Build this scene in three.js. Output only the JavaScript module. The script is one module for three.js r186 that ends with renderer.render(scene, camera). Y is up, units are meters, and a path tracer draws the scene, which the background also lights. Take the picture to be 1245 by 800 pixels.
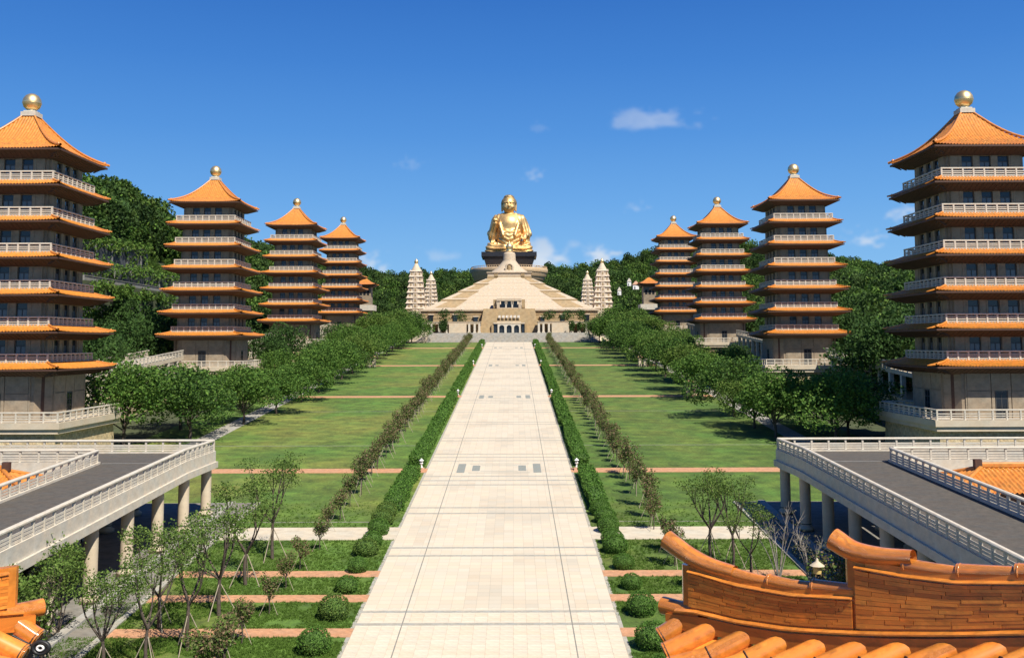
import * as THREE from 'three';
import { mergeGeometries, toCreasedNormals } from 'three/addons/utils/BufferGeometryUtils.js';

// ---------------------------------------------------------------- camera, sky, sun, exposure
const W = 1245, H = 800, F = 1200, PY = 310, HORIZON = 418;          // photograph size, focal length, lens centre and horizon in photo pixels
const PITCH = Math.atan((HORIZON - PY) / F), SP = Math.sin(PITCH), CP = Math.cos(PITCH);
const CAM = new THREE.Vector3(1.6, 20, 0), YAW = 1.5 / F;
const renderer = new THREE.WebGLRenderer({ antialias: true });
renderer.setSize(1024, 657);
renderer.toneMapping = THREE.LinearToneMapping;
renderer.toneMappingExposure = 1.44;
renderer.shadowMap.enabled = true;
const scene = new THREE.Scene();
const FULLH = 2 * (H - PY);
const camera = new THREE.PerspectiveCamera(2 * Math.atan(FULLH / 2 / F) * 180 / Math.PI, W / FULLH, 0.5, 6000);
camera.setViewOffset(W, FULLH, 0, FULLH - H, W, H);                  // the photograph's sky was cropped: lens centre above the middle
camera.position.copy(CAM);
camera.rotation.set(PITCH, YAW, -0.0032, 'YXZ');
camera.updateMatrixWorld();
// a photo pixel at depth d (metres along the avenue) as a point in the place
function P(u, v, d) {
  const x = u - W / 2 , y = PY - v, dy = F * SP + y * CP, dz = F * CP - y * SP;
  const dir = new THREE.Vector3(x - YAW * dz, dy, -dz);
  return CAM.clone().add(dir.multiplyScalar(d / dz));
}
const SLOPE = Math.tan(PITCH - Math.atan((346 - PY) / F));           // the avenue climbs towards the hall
const groundY = d => SLOPE * Math.min(d, 343) + Math.max(0, d - 343) * 0.012;
const SUN = new THREE.Vector3(0.36, 0.79, 0.50).normalize();

const rnd0 = s => () => { s |= 0; s = s + 0x6D2B79F5 | 0; let t = Math.imul(s ^ s >>> 15, 1 | s); t = t + Math.imul(t ^ t >>> 7, 61 | t) ^ t; return ((t ^ t >>> 14) >>> 0) / 4294967296; };
function lattice(seed, n) { const r = rnd0(seed), a = new Float32Array(n * n); for (let i = 0; i < n * n; i++) a[i] = r(); return a; }
const LAT = lattice(77, 256);
function vnoise(x, y, per = 256) {
  const xi = Math.floor(x), yi = Math.floor(y), fx = x - xi, fy = y - yi, m = (a) => ((a % per) + per) % per;
  const u = fx * fx * (3 - 2 * fx), v = fy * fy * (3 - 2 * fy), x0 = m(xi), x1 = m(xi + 1), y0 = m(yi) * 256, y1 = m(yi + 1) * 256;
  return (LAT[x0 + y0] * (1 - u) + LAT[x1 + y0] * u) * (1 - v) + (LAT[x0 + y1] * (1 - u) + LAT[x1 + y1] * u) * v;
}
function fbm(x, y, o = 4, per = 256) { let s = 0, a = 0.5, t = 0; for (let i = 0; i < o; i++) { s += a * vnoise(x, y, Math.min(256, per)); t += a; x *= 2; y *= 2; per *= 2; a *= 0.5; } return s / t; }
const smooth = (a, b, x) => { x = Math.min(1, Math.max(0, (x - a) / (b - a))); return x * x * (3 - 2 * x); };
const lerp = (a, b, t) => a + (b - a) * t;
function table(t, x) { if (x <= t[0][0]) return t[0][1]; for (let i = 1; i < t.length; i++) if (x <= t[i][0]) return lerp(t[i - 1][1], t[i][1], (x - t[i - 1][0]) / (t[i][0] - t[i - 1][0])); return t[t.length - 1][1]; }

{ // computed sky: clear blue air, a few small fair-weather clouds
  const w = 3072, h = 1536, data = new Float32Array(w * h * 4);
  const stops = [[-90, 0.13, 0.20, 0.27], [-2, 0.2, 0.36, 0.52], [0, 0.25, 0.45, 0.66], [4, 0.178, 0.383, 0.645], [8, 0.115, 0.302, 0.61], [12, 0.070, 0.228, 0.55], [16, 0.044, 0.172, 0.485], [20, 0.029, 0.13, 0.42], [30, 0.013, 0.078, 0.31], [50, 0.010, 0.056, 0.235], [90, 0.009, 0.045, 0.19]];
  const clouds = [[790, 147, 42, 15, 0.36], [648, 214, 11, 8, 0.34], [1050, 294, 22, 11, 0.6], [655, 318, 46, 20, 0.85], [728, 312, 20, 13, 0.85], [452, 322, 18, 14, 0.6], [775, 254, 12, 7, 0.22], [1100, 264, 18, 11, 0.55],
    [1085, 324, 40, 6, 0.5], [498, 200, 16, 8, 0.13], [545, 312, 40, 8, 0.28], [560, 334, 24, 6, 0.3], [655, 156, 10, 6, 0.1], [870, 330, 60, 8, 0.35], [-260, 210, 60, 22, 0.5], [1500, 250, 70, 24, 0.5], [1900, 190, 60, 20, 0.4], [-700, 300, 80, 20, 0.5]];
  const row = [];
  for (let j = 0; j < h; j++) {
    const el = (j + 0.5) / h * 180 - 90, c = [1, 2, 3].map(k => 0.93 * table(stops.map(s => [s[0], s[k]]), el));
    for (let i = 0; i < w; i++) { const o = (j * w + i) * 4; data[o] = c[0]; data[o + 1] = c[1]; data[o + 2] = c[2]; data[o + 3] = 1; }
  }
  clouds.forEach(([u, v, ru, rv, amt], n) => {
    const dir = P(u, v, 1000).sub(CAM).normalize(), el0 = Math.asin(dir.y) * 180 / Math.PI, az0 = Math.atan2(dir.z, dir.x);
    const px = 180 / Math.PI / F, reach = 2.2, j0 = Math.floor((el0 - rv * px * reach + 90) / 180 * h), j1 = Math.ceil((el0 + rv * px * reach + 90) / 180 * h);
    const ci = (az0 / (2 * Math.PI) + 0.5) * w, ri = ru * px * reach / 360 * w / Math.cos(el0 * Math.PI / 180);
    for (let j = Math.max(0, j0); j < Math.min(h, j1); j++) for (let i = Math.floor(ci - ri); i < ci + ri; i++) {
      const y = ((j + 0.5) / h * 180 - 90 - el0) / (rv * px), x = (i - ci) / ri * reach;
      const base = Math.hypot(x, y < -0.2 ? (y + 0.2) * 1.9 : y), nz = fbm(x * 2.2 + n * 17.3, y * 2.2 * rv / ru * 1.6 + n * 9.1, 5);
      const a = amt * smooth(1.15, -0.1, base + (nz - 0.5) * 3.0) * (0.6 + 0.8 * nz);
      if (a <= 0) continue;
      const o = (j * w + ((i % w) + w) % w) * 4, lum = 0.78 + 0.2 * nz;
      data[o] = lerp(data[o], 0.61 * lum, a); data[o + 1] = lerp(data[o + 1], 0.65 * lum, a); data[o + 2] = lerp(data[o + 2], 0.70 * lum, a);
    }
  });
  const sky = new THREE.DataTexture(data, w, h, THREE.RGBAFormat, THREE.FloatType);
  sky.mapping = THREE.EquirectangularReflectionMapping; sky.magFilter = THREE.LinearFilter; sky.needsUpdate = true;
  scene.background = sky; scene.environment = sky;
}
{
  const sun = new THREE.DirectionalLight(new THREE.Color(1.0, 0.94, 0.83), 5.0);
  sun.position.copy(SUN).multiplyScalar(600).add(new THREE.Vector3(0, 20, -200)); sun.target.position.set(0, 20, -200);
  sun.castShadow = true; sun.shadow.mapSize.set(4096, 4096);
  Object.assign(sun.shadow.camera, { left: -320, right: 320, top: 320, bottom: -320, near: 1, far: 1500 });
  scene.add(sun, sun.target);
}

// ---------------------------------------------------------------- helpers
const taken = new Map();
function numbered(name) { const n = taken.get(name) || 0; taken.set(name, n + 1); return n ? name + '_' + String(n).padStart(3, '0') : name; }
function tag(o, label, category, group) { o.userData.label = label; o.userData.category = category; if (group) o.userData.group = group; return o; }
function thing(name, label, category, pos = [0, 0, 0], turn = 0, group) {
  const o = new THREE.Group(); o.name = numbered(name); scene.add(o); o.position.set(...(pos.isVector3 ? pos.toArray() : pos)); o.rotation.y = turn;
  return tag(o, label, category, group);
}
function shade(o) { o.castShadow = true; o.receiveShadow = true; return o; }
function part(name, geo, mat, parent, at) { const m = shade(new THREE.Mesh(geo, mat)); m.name = name; if (at) m.position.set(...at); parent.add(m); return m; }
function struct(name, geo, mat) { const m = shade(new THREE.Mesh(geo, mat)); m.name = numbered(name); m.userData.kind = 'structure'; scene.add(m); return m; }
function copyOf(o, pos, turn = 0, scale = 1, label) {
  const c = o.clone(); c.name = numbered(o.name.replace(/_\d{3}$/, '')); scene.add(c); c.position.set(...(pos.isVector3 ? pos.toArray() : pos)); c.rotation.y = turn;
  if (Array.isArray(scale)) c.scale.set(...scale); else c.scale.setScalar(scale);
  c.userData = { ...o.userData }; if (label) c.userData.label = label;
  return c;
}
// uv in metres, laid along the face's own direction
function metres(g) {
  const p = g.attributes.position, n = g.attributes.normal, uv = new Float32Array(p.count * 2);
  for (let i = 0; i < p.count; i++) {
    const ax = Math.abs(n.getX(i)), ay = Math.abs(n.getY(i)), az = Math.abs(n.getZ(i));
    if (ay >= ax && ay >= az) { uv[2 * i] = p.getX(i); uv[2 * i + 1] = p.getZ(i); }
    else if (ax >= az) { uv[2 * i] = p.getZ(i); uv[2 * i + 1] = p.getY(i); }
    else { uv[2 * i] = p.getX(i); uv[2 * i + 1] = p.getY(i); }
  }
  g.setAttribute('uv', new THREE.BufferAttribute(uv, 2)); return g;
}
function join(list) {
  const out = list.map(g => { const q = g.index ? g.toNonIndexed() : g; for (const k of Object.keys(q.attributes)) if (!['position', 'normal', 'color'].includes(k)) q.deleteAttribute(k); return q; });
  return metres(out.length === 1 ? out[0] : mergeGeometries(out));
}
const bx = (cx, cy, cz, sx, sy, sz) => new THREE.BoxGeometry(sx, sy, sz).translate(cx, cy, cz);
const box = (...a) => join([bx(...a)]);
// box with chamfered long edges
function cbox(cx, cy, cz, sx, sy, sz, b = 0.03) {
  const s = new THREE.Shape(), x = sx / 2 - b, y = sy / 2 - b;
  s.moveTo(-x, -y - b); s.lineTo(x, -y - b); s.lineTo(x + b, -y); s.lineTo(x + b, y); s.lineTo(x, y + b); s.lineTo(-x, y + b); s.lineTo(-x - b, y); s.lineTo(-x - b, -y); s.closePath();
  return new THREE.ExtrudeGeometry(s, { depth: sz, bevelEnabled: false }).translate(cx, cy, cz - sz / 2);
}
const cyl = (x, y, z, r0, r1, h, n = 16) => new THREE.CylinderGeometry(r1, r0, h, n).translate(x, y, z);
function lathe(pts, n = 24) { return new THREE.LatheGeometry(pts.map(p => new THREE.Vector2(...p)), n); }
// bar of rectangular section between two points (kept upright)
function bar(a, b, w, h) {
  const l = a.distanceTo(b), g = new THREE.BoxGeometry(w, h, l), m = new THREE.Matrix4().lookAt(a, b, new THREE.Vector3(0, 1, 0));
  m.setPosition(a.clone().add(b).multiplyScalar(0.5)); return g.applyMatrix4(m);
}
// tapered limb through points
function limb(pts, r0, r1, n = 6, steps) {
  const c = new THREE.CatmullRomCurve3(pts), st = steps || pts.length * 2, g = new THREE.TubeGeometry(c, st, 1, n, false), p = g.attributes.position;
  for (let i = 0; i <= st; i++) { const q = c.getPointAt(i / st), r = lerp(r0, r1, i / st); for (let j = 0; j <= n; j++) { const k = i * (n + 1) + j; p.setXYZ(k, q.x + (p.getX(k) - q.x) * r, q.y + (p.getY(k) - q.y) * r, q.z + (p.getZ(k) - q.z) * r); } }
  return g;
}
// frustum of a square pyramid: half widths a (bottom) and b (top), heights y0..y1
function frustum(a, b, y0, y1, ax = a, bx_ = b) { // a,b along x ; ax,bx_ along z
  const v = [[-a, y0, ax], [a, y0, ax], [a, y0, -ax], [-a, y0, -ax], [-b, y1, bx_], [b, y1, bx_], [b, y1, -bx_], [-b, y1, -bx_]];
  const f = [[0, 1, 5, 4], [1, 2, 6, 5], [2, 3, 7, 6], [3, 0, 4, 7], [4, 5, 6, 7], [3, 2, 1, 0]];
  return polys(v, f);
}
function polys(v, f) {
  const pos = []; for (const q of f) for (let i = 1; i < q.length - 1; i++) for (const k of [q[0], q[i], q[i + 1]]) pos.push(...v[k]);
  const g = new THREE.BufferGeometry(); g.setAttribute('position', new THREE.Float32BufferAttribute(pos, 3)); g.computeVertexNormals(); return g;
}
function grid(nu, nv, fn, wrap) { // fn(u,v) -> [x,y,z]
  const pos = [], idx = [];
  for (let j = 0; j <= nv; j++) for (let i = 0; i <= nu; i++) pos.push(...fn(i / nu, j / nv));
  for (let j = 0; j < nv; j++) for (let i = 0; i < nu; i++) { const a = j * (nu + 1) + i, b = a + 1, c = a + nu + 1, d = c + 1; idx.push(a, b, d, a, d, c); }
  const g = new THREE.BufferGeometry(); g.setAttribute('position', new THREE.Float32BufferAttribute(pos, 3)); g.setIndex(idx); g.computeVertexNormals(); return g;
}
function tint(g, fn) { const p = g.attributes.position, c = new Float32Array(p.count * 3); for (let i = 0; i < p.count; i++) { const k = fn(p.getX(i), p.getY(i), p.getZ(i), i); c.set(k, 3 * i); } g.setAttribute('color', new THREE.BufferAttribute(c, 3)); return g; }

// ---------------------------------------------------------------- textures and materials
function tex(size, fn, per, srgb = true) { // fn(x,y in 0..1) -> [r,g,b] linear 0..1 ; repeats every per metres
  const d = new Uint8Array(size * size * 4), enc = x => { x = Math.min(1, Math.max(0, x)); return Math.round(255 * (srgb ? (x <= 0.0031308 ? 12.92 * x : 1.055 * Math.pow(x, 1 / 2.4) - 0.055) : x)); };
  for (let j = 0; j < size; j++) for (let i = 0; i < size; i++) { const c = fn(i / size, j / size), o = (j * size + i) * 4; d[o] = enc(c[0]); d[o + 1] = enc(c[1]); d[o + 2] = enc(c[2]); d[o + 3] = 255; }
  const t = new THREE.DataTexture(d, size, size); t.wrapS = t.wrapT = THREE.RepeatWrapping; t.magFilter = THREE.LinearFilter; t.minFilter = THREE.LinearMipmapLinearFilter; t.generateMipmaps = true;
  if (srgb) t.colorSpace = THREE.SRGBColorSpace; t.repeat.set(1 / per, 1 / per); t.needsUpdate = true; return t;
}
const grey = (f, per, size = 512) => tex(size, (x, y) => { const k = f(x, y); return [k, k, k]; }, per, false);
const mottled = (c, amt, per, cells = 8, size = 512, hue = 0.04) => tex(size, (x, y) => { const n = fbm(x * cells, y * cells, 5, cells) - 0.5, m = fbm(x * cells * 4 + 31, y * cells * 4, 3, cells * 4) - 0.5, s = 1 + amt * (n * 1.6 + m * 0.9), q = (fbm(x * cells / 2 + 9, y * cells / 2 + 5, 3, cells / 2) - 0.5) * hue * 4; return [c[0] * s * (1 + q), c[1] * s, c[2] * s * (1 - q)]; }, per);
const fine = grey((x, y) => fbm(x * 32, y * 32, 4, 32), 2);
const std = (o) => new THREE.MeshStandardMaterial({ roughness: 0.8, ...o });
const rgb = (r, g, b) => new THREE.Color().setRGB(r, g, b);
const M = {
  wall: std({ map: mottled([0.245, 0.192, 0.132], 0.32, 5, 8), bumpMap: fine, bumpScale: 0.004, roughness: 0.85 }),
  panel: std({ map: mottled([0.275, 0.218, 0.15], 0.3, 4, 8), bumpMap: fine, bumpScale: 0.004, roughness: 0.85 }),
  rail: std({ map: mottled([0.53, 0.475, 0.385], 0.2, 3, 8), bumpMap: fine, bumpScale: 0.003, roughness: 0.7 }),
  cream: std({ map: mottled([0.52, 0.43, 0.31], 0.16, 6, 8), bumpMap: fine, bumpScale: 0.004, roughness: 0.8 }),
  tan: std({ map: mottled([0.33, 0.235, 0.125], 0.3, 6, 8), bumpMap: fine, bumpScale: 0.006, roughness: 0.85 }),
  rubble: std({ map: mottled([0.46, 0.36, 0.21], 0.6, 4, 16), bumpMap: grey((x, y) => fbm(x * 24, y * 24, 3, 24), 4), bumpScale: 0.05, roughness: 0.95 }),
  tile: new THREE.MeshPhysicalMaterial({ map: mottled([0.54, 0.198, 0.028], 0.5, 2.5, 10, 512, 0.09), roughness: 0.42, bumpMap: fine, bumpScale: 0.002, clearcoat: 0.5, clearcoatRoughness: 0.28 }),
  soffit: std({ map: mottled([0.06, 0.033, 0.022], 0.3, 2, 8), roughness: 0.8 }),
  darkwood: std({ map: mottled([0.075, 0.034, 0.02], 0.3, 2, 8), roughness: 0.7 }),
  glass: std({ color: rgb(0.018, 0.022, 0.028), roughness: 0.07 }),
  frame: std({ color: rgb(0.05, 0.05, 0.05), roughness: 0.5 }),
  gold: std({ map: mottled([0.88, 0.66, 0.33], 0.12, 3, 8), metalness: 0.9, roughness: 0.4 }),
  statue: std({ map: mottled([0.74, 0.48, 0.20], 0.3, 7, 8), metalness: 0.8, roughness: 0.5, bumpMap: grey((x, y) => fbm(x * 16, y * 16, 4, 16), 6), bumpScale: 0.03 }),
  pane: std({ color: rgb(0.12, 0.135, 0.15), roughness: 0.12 }),
  hall: std({ map: mottled([0.46, 0.37, 0.265], 0.3, 5, 12), bumpMap: fine, bumpScale: 0.01, roughness: 0.85 }),
  rafter: std({ color: rgb(0.06, 0.033, 0.022), roughness: 0.8 }),
  hair: std({ map: mottled([0.36, 0.25, 0.115], 0.3, 5, 8), metalness: 0.7, roughness: 0.5 }),
  pedestal: std({ map: mottled([0.016, 0.016, 0.02], 0.4, 8, 8), roughness: 0.45 }),
  asphalt: std({ map: mottled([0.080, 0.070, 0.058], 0.35, 5, 16), bumpMap: fine, bumpScale: 0.006, roughness: 0.95 }),
  paving: std({ map: mottled([0.33, 0.31, 0.27], 0.3, 4, 8), roughness: 0.85, bumpMap: fine, bumpScale: 0.004 }),
  granite: std({ map: mottled([0.345, 0.325, 0.27], 0.3, 3, 16), roughness: 0.7 }),
  darkpave: std({ map: mottled([0.19, 0.175, 0.15], 0.35, 4, 8), roughness: 0.85 }),
  brickpath: std({ map: mottled([0.45, 0.235, 0.125], 0.35, 3, 12), bumpMap: fine, bumpScale: 0.006, roughness: 0.9 }),
  palepath: std({ map: mottled([0.5, 0.435, 0.33], 0.2, 4, 8), roughness: 0.85 }),
  grass: std({ vertexColors: true, roughness: 1, bumpMap: grey((x, y) => fbm(x * 48, y * 48, 3, 48), 3), bumpScale: 0.05,
    map: tex(1024, (x, y) => { const n = fbm(x * 60, y * 60, 4, 60), m = fbm(x * 10 + 3, y * 10, 4, 10), b = fbm(x * 4, y * 4 + 8, 3, 4), s = 0.5 + n * 0.62 + (m - 0.5) * 0.7; return [0.118 * s * (0.76 + 0.48 * b), 0.198 * s, 0.029 * s]; }, 12) }),
  earth: std({ map: mottled([0.05, 0.062, 0.024], 0.6, 14, 12), roughness: 1 }),
  bark: std({ map: mottled([0.085, 0.065, 0.05], 0.5, 1, 8), roughness: 0.95 }),
  palebark: std({ map: mottled([0.30, 0.265, 0.225], 0.4, 1, 8), roughness: 0.95 }),
  stake: std({ color: rgb(0.34, 0.29, 0.21), roughness: 0.9 }),
  leaf: new THREE.MeshPhysicalMaterial({ vertexColors: true, roughness: 0.75, transmission: 0.34, thickness: 0, side: THREE.DoubleSide, specularIntensity: 0.2 }),
  slate: std({ map: mottled([0.055, 0.06, 0.068], 0.4, 6, 12), roughness: 0.9 }),
  concrete: std({ map: mottled([0.2, 0.195, 0.175], 0.3, 5, 8), roughness: 0.9 }),
  black: std({ color: rgb(0.015, 0.015, 0.016), roughness: 0.5 }),
  white: std({ color: rgb(0.78, 0.76, 0.72), roughness: 0.6 }),
  pinkstone: std({ map: mottled([0.56, 0.335, 0.22], 0.3, 2, 8), roughness: 0.9 }),
};

// ---------------------------------------------------------------- the ground, hills and avenue
const yOf = (v, d) => P(W / 2, v, d).y;
const FAR = 700, ridgePx = [[-400, 300], [300, 300], [430, 332], [480, 341], [540, 338], [590, 341], [640, 336], [668, 331], [695, 335], [722, 328], [752, 327], [772, 319], [792, 311], [830, 307], [880, 305], [905, 305], [960, 315], [1012, 320], [1044, 328], [1110, 333], [1245, 331], [1700, 320]];
function terrain(x, d) {
  const base = groundY(d);
  let y = base;
  // long wooded hill beside the pagodas (on -x)
  const lift = smooth(-66, -108, x + 6 * (fbm(d * 0.02, 3.3, 3) - 0.5));
  const along = smooth(120, 205, d) * (1 - smooth(520, 640, d) * 0.5);
  y = Math.max(y, base + lift * along * Math.max(0, (51 + 5 * (fbm(d * 0.018, 7.7, 3) - 0.5) * 2 - base)) + Math.max(0, -108 - x) * 0.08 * along);
  // gentler rise on the other side
  const liftR = smooth(70, 170, x), alongR = smooth(90, 260, d);
  y = Math.max(y, base + liftR * alongR * (15 + 8 * fbm(d * 0.013, x * 0.013 + 40, 3)));
  // far ridge behind the hall
  const u = 624 + (x - CAM.x) / Math.max(d, 60) * F, ur = 624 + (x - CAM.x) / FAR * F;
  const top = yOf(table(ridgePx, ur), FAR) - 7.5, near = smooth(FAR - 260, FAR - 10, d) * 0.86 + 0.14 * smooth(FAR - 40, FAR, d);
  if (d > 420) y = Math.max(y, lerp(base, top + 5 * (fbm(x * 0.02, d * 0.02, 4) - 0.5) * (1 - smooth(FAR - 60, FAR, d)), near) - Math.max(0, d - FAR) * 0.05);
  return y;
}
{
  const xs = [-1500, -900, -650], ds = [-60, -20, 20];
  for (let x = -520; x <= 520; x += Math.abs(x) < 180 ? 6 : 13) xs.push(x);
  xs.push(650, 900, 1500);
  for (let d = 40; d < 1000; d += d < 340 ? 12 : 10) ds.push(d);
  ds.push(343); ds.sort((a, b) => a - b); ds.push(1050, 1300, 1800, 2600);
  const pos = [], idx = [], n = xs.length;
  for (const d of ds) for (const x of xs) pos.push(x, (Math.abs(x) < 47 && d < 340 ? -0.04 : 0) + terrain(x, d), -d);
  for (let j = 0; j < ds.length - 1; j++) for (let i = 0; i < n - 1; i++) { const a = j * n + i; idx.push(a, a + 1, a + n + 1, a, a + n + 1, a + n); }
  const g = new THREE.BufferGeometry(); g.setAttribute('position', new THREE.Float32BufferAttribute(pos, 3)); g.setIndex(idx); g.computeVertexNormals();
  struct('ground', metres(g), M.earth);
}
// sheet on the sloping avenue: x0..x1, d0..d1, lifted by h
function sheet(x0, x1, d0, d1, h, nx = 1, nd = 1) {
  return grid(nx, nd, (u, v) => { const d = lerp(d0, d1, v); return [lerp(x0, x1, u), groundY(d) + h, -d]; });
}
function slab(x0, x1, d0, d1, h0, h1) { // block lying on the slope, from h0 to h1 above it
  const v = [[x0, d0, h0], [x1, d0, h0], [x1, d1, h0], [x0, d1, h0], [x0, d0, h1], [x1, d0, h1], [x1, d1, h1], [x0, d1, h1]].map(([x, d, h]) => [x, groundY(d) + h, -d]);
  return polys(v, [[0, 1, 5, 4], [1, 2, 6, 5], [2, 3, 7, 6], [3, 0, 4, 7], [4, 5, 6, 7]]);
}
for (const s of [-1, 1]) {
  const g = sheet(s < 0 ? -46.5 : 7.7, s < 0 ? -7.7 : 46.5, 30, 342.5, 0.012, 54, 300);
  tint(g, (x, y, z) => {
    const d = -z, n = fbm(x * 0.09 + 5, d * 0.05 + s * 20, 4), m = fbm(x * 0.5, d * 0.35 + 9, 3);
    const stripe = 1 + 0.07 * Math.sign(Math.sin((d + x * 0.06) * 2.2)) * (Math.abs(x) > 15 ? 1 : 0.3), dry = smooth(0.44, 0.68, n) * (s < 0 ? 1.0 : 0.5), k = (0.9 + 0.55 * (m - 0.5)) * stripe * (s < 0 ? 1.03 : 0.9);
    return [k * (0.92 + dry * 0.55), k * (0.98 + dry * 0.10), k * (0.9 + dry * 0.35)];
  });
  struct('lawn', metres(g), M.grass);
}
// grass tufts on the nearer lawns
{
  const r = rnd0(5), pos = [], col = [];
  for (let i = 0; i < 9; i++) { const a = r() * 6.28, q = r() * 0.12, x = Math.cos(a) * q, z = Math.sin(a) * q, w = 0.012 + r() * 0.01, h = 0.06 + r() * 0.07, lx = (r() - 0.5) * 0.1, lz = (r() - 0.5) * 0.1, b = r() * 3.14; pos.push(x - w * Math.cos(b), 0, z - w * Math.sin(b), x + w * Math.cos(b), 0, z + w * Math.sin(b), x + lx, h, z + lz); const k = 0.7 + r() * 0.6; for (let j = 0; j < 3; j++) col.push(0.115 * k, 0.205 * k, 0.032 * k); }
  const g = new THREE.BufferGeometry(); g.setAttribute('position', new THREE.Float32BufferAttribute(pos, 3)); g.setAttribute('color', new THREE.Float32BufferAttribute(col, 3)); g.computeVertexNormals();
  const N = 60000, im = new THREE.InstancedMesh(g, M.leaf, N), m = new THREE.Matrix4(), q = new THREE.Quaternion(), up = new THREE.Vector3(0, 1, 0);
  let n = 0;
  for (let t = 0; t < 400000 && n < N; t++) {
    const s = r() < 0.5 ? -1 : 1, x = s * (7.9 + r() * 17), d = 46 + 48 * r() * r();
    if (pathAt(d) || vnoise(x * 0.7, d * 0.7) < 0.25) continue;
    m.compose(new THREE.Vector3(x, groundY(d) + 0.01, -d), q.setFromAxisAngle(up, r() * 6.28), new THREE.Vector3(1, 1, 1).multiplyScalar(0.7 + r() * 0.9)); im.setMatrixAt(n++, m);
  }
  im.count = n; im.name = 'grass'; im.userData = { kind: 'stuff', label: 'short green grass tufts on the lawns beside the avenue', category: 'grass' }; shade(im); scene.add(im);
}
function pathAt(d) { return [[52.7, 54.2], [57.6, 59.0], [63.8, 65.2], [69.1, 70.5], [78.9, 82.8], [106.4, 108.8]].some(([a, b]) => d > a && d < b); }
// cross paths
M.drain = std({ map: mottled([0.17, 0.18, 0.12], 0.5, 2, 8), roughness: 0.95 });
for (const s of [-1, 1]) {
  const at = (x0, x1) => s < 0 ? [-x1, -x0] : [x0, x1];
  for (const [a, b] of [[52.7, 54.2], [57.6, 59.0], [63.8, 65.2], [69.1, 70.5], [106.4, 108.8], [176.2, 178.8], [243.5, 246.5], [310.5, 313.5]]) struct('brick_path', join([slab(...at(7.72, a > 90 ? 37 : 21.6), a, b, -0.02, 0.045)]), M.brickpath);
  struct('pale_path', join([slab(...at(7.72, 24), 78.9, 82.8, -0.02, 0.05)]), M.palepath);
  for (const d of [84.6, 124, 157]) struct('drain_edging', join([slab(...at(9, 36), d, d + 0.25, -0.02, 0.03)]), M.drain);
  struct('side_path', join([slab(...at(37, 39.6), 92, 342, -0.02, 0.05)]), M.paving);
  struct('forecourt_paving', join([slab(...at(21.8, 60), 20, 92, -0.02, 0.06)]), M.darkpave);
  struct('kerb', join([slab(...at(21.6, 22.0), 30, 91.9, -0.02, 0.14)]), M.granite);
  struct('kerb', join([slab(...at(23.9, 24.5), 30, 91.9, -0.02, 0.22)]), M.paving);
}
M.darkline = std({ map: mottled([0.22, 0.21, 0.175], 0.3, 2, 8), roughness: 0.8 });
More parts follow.
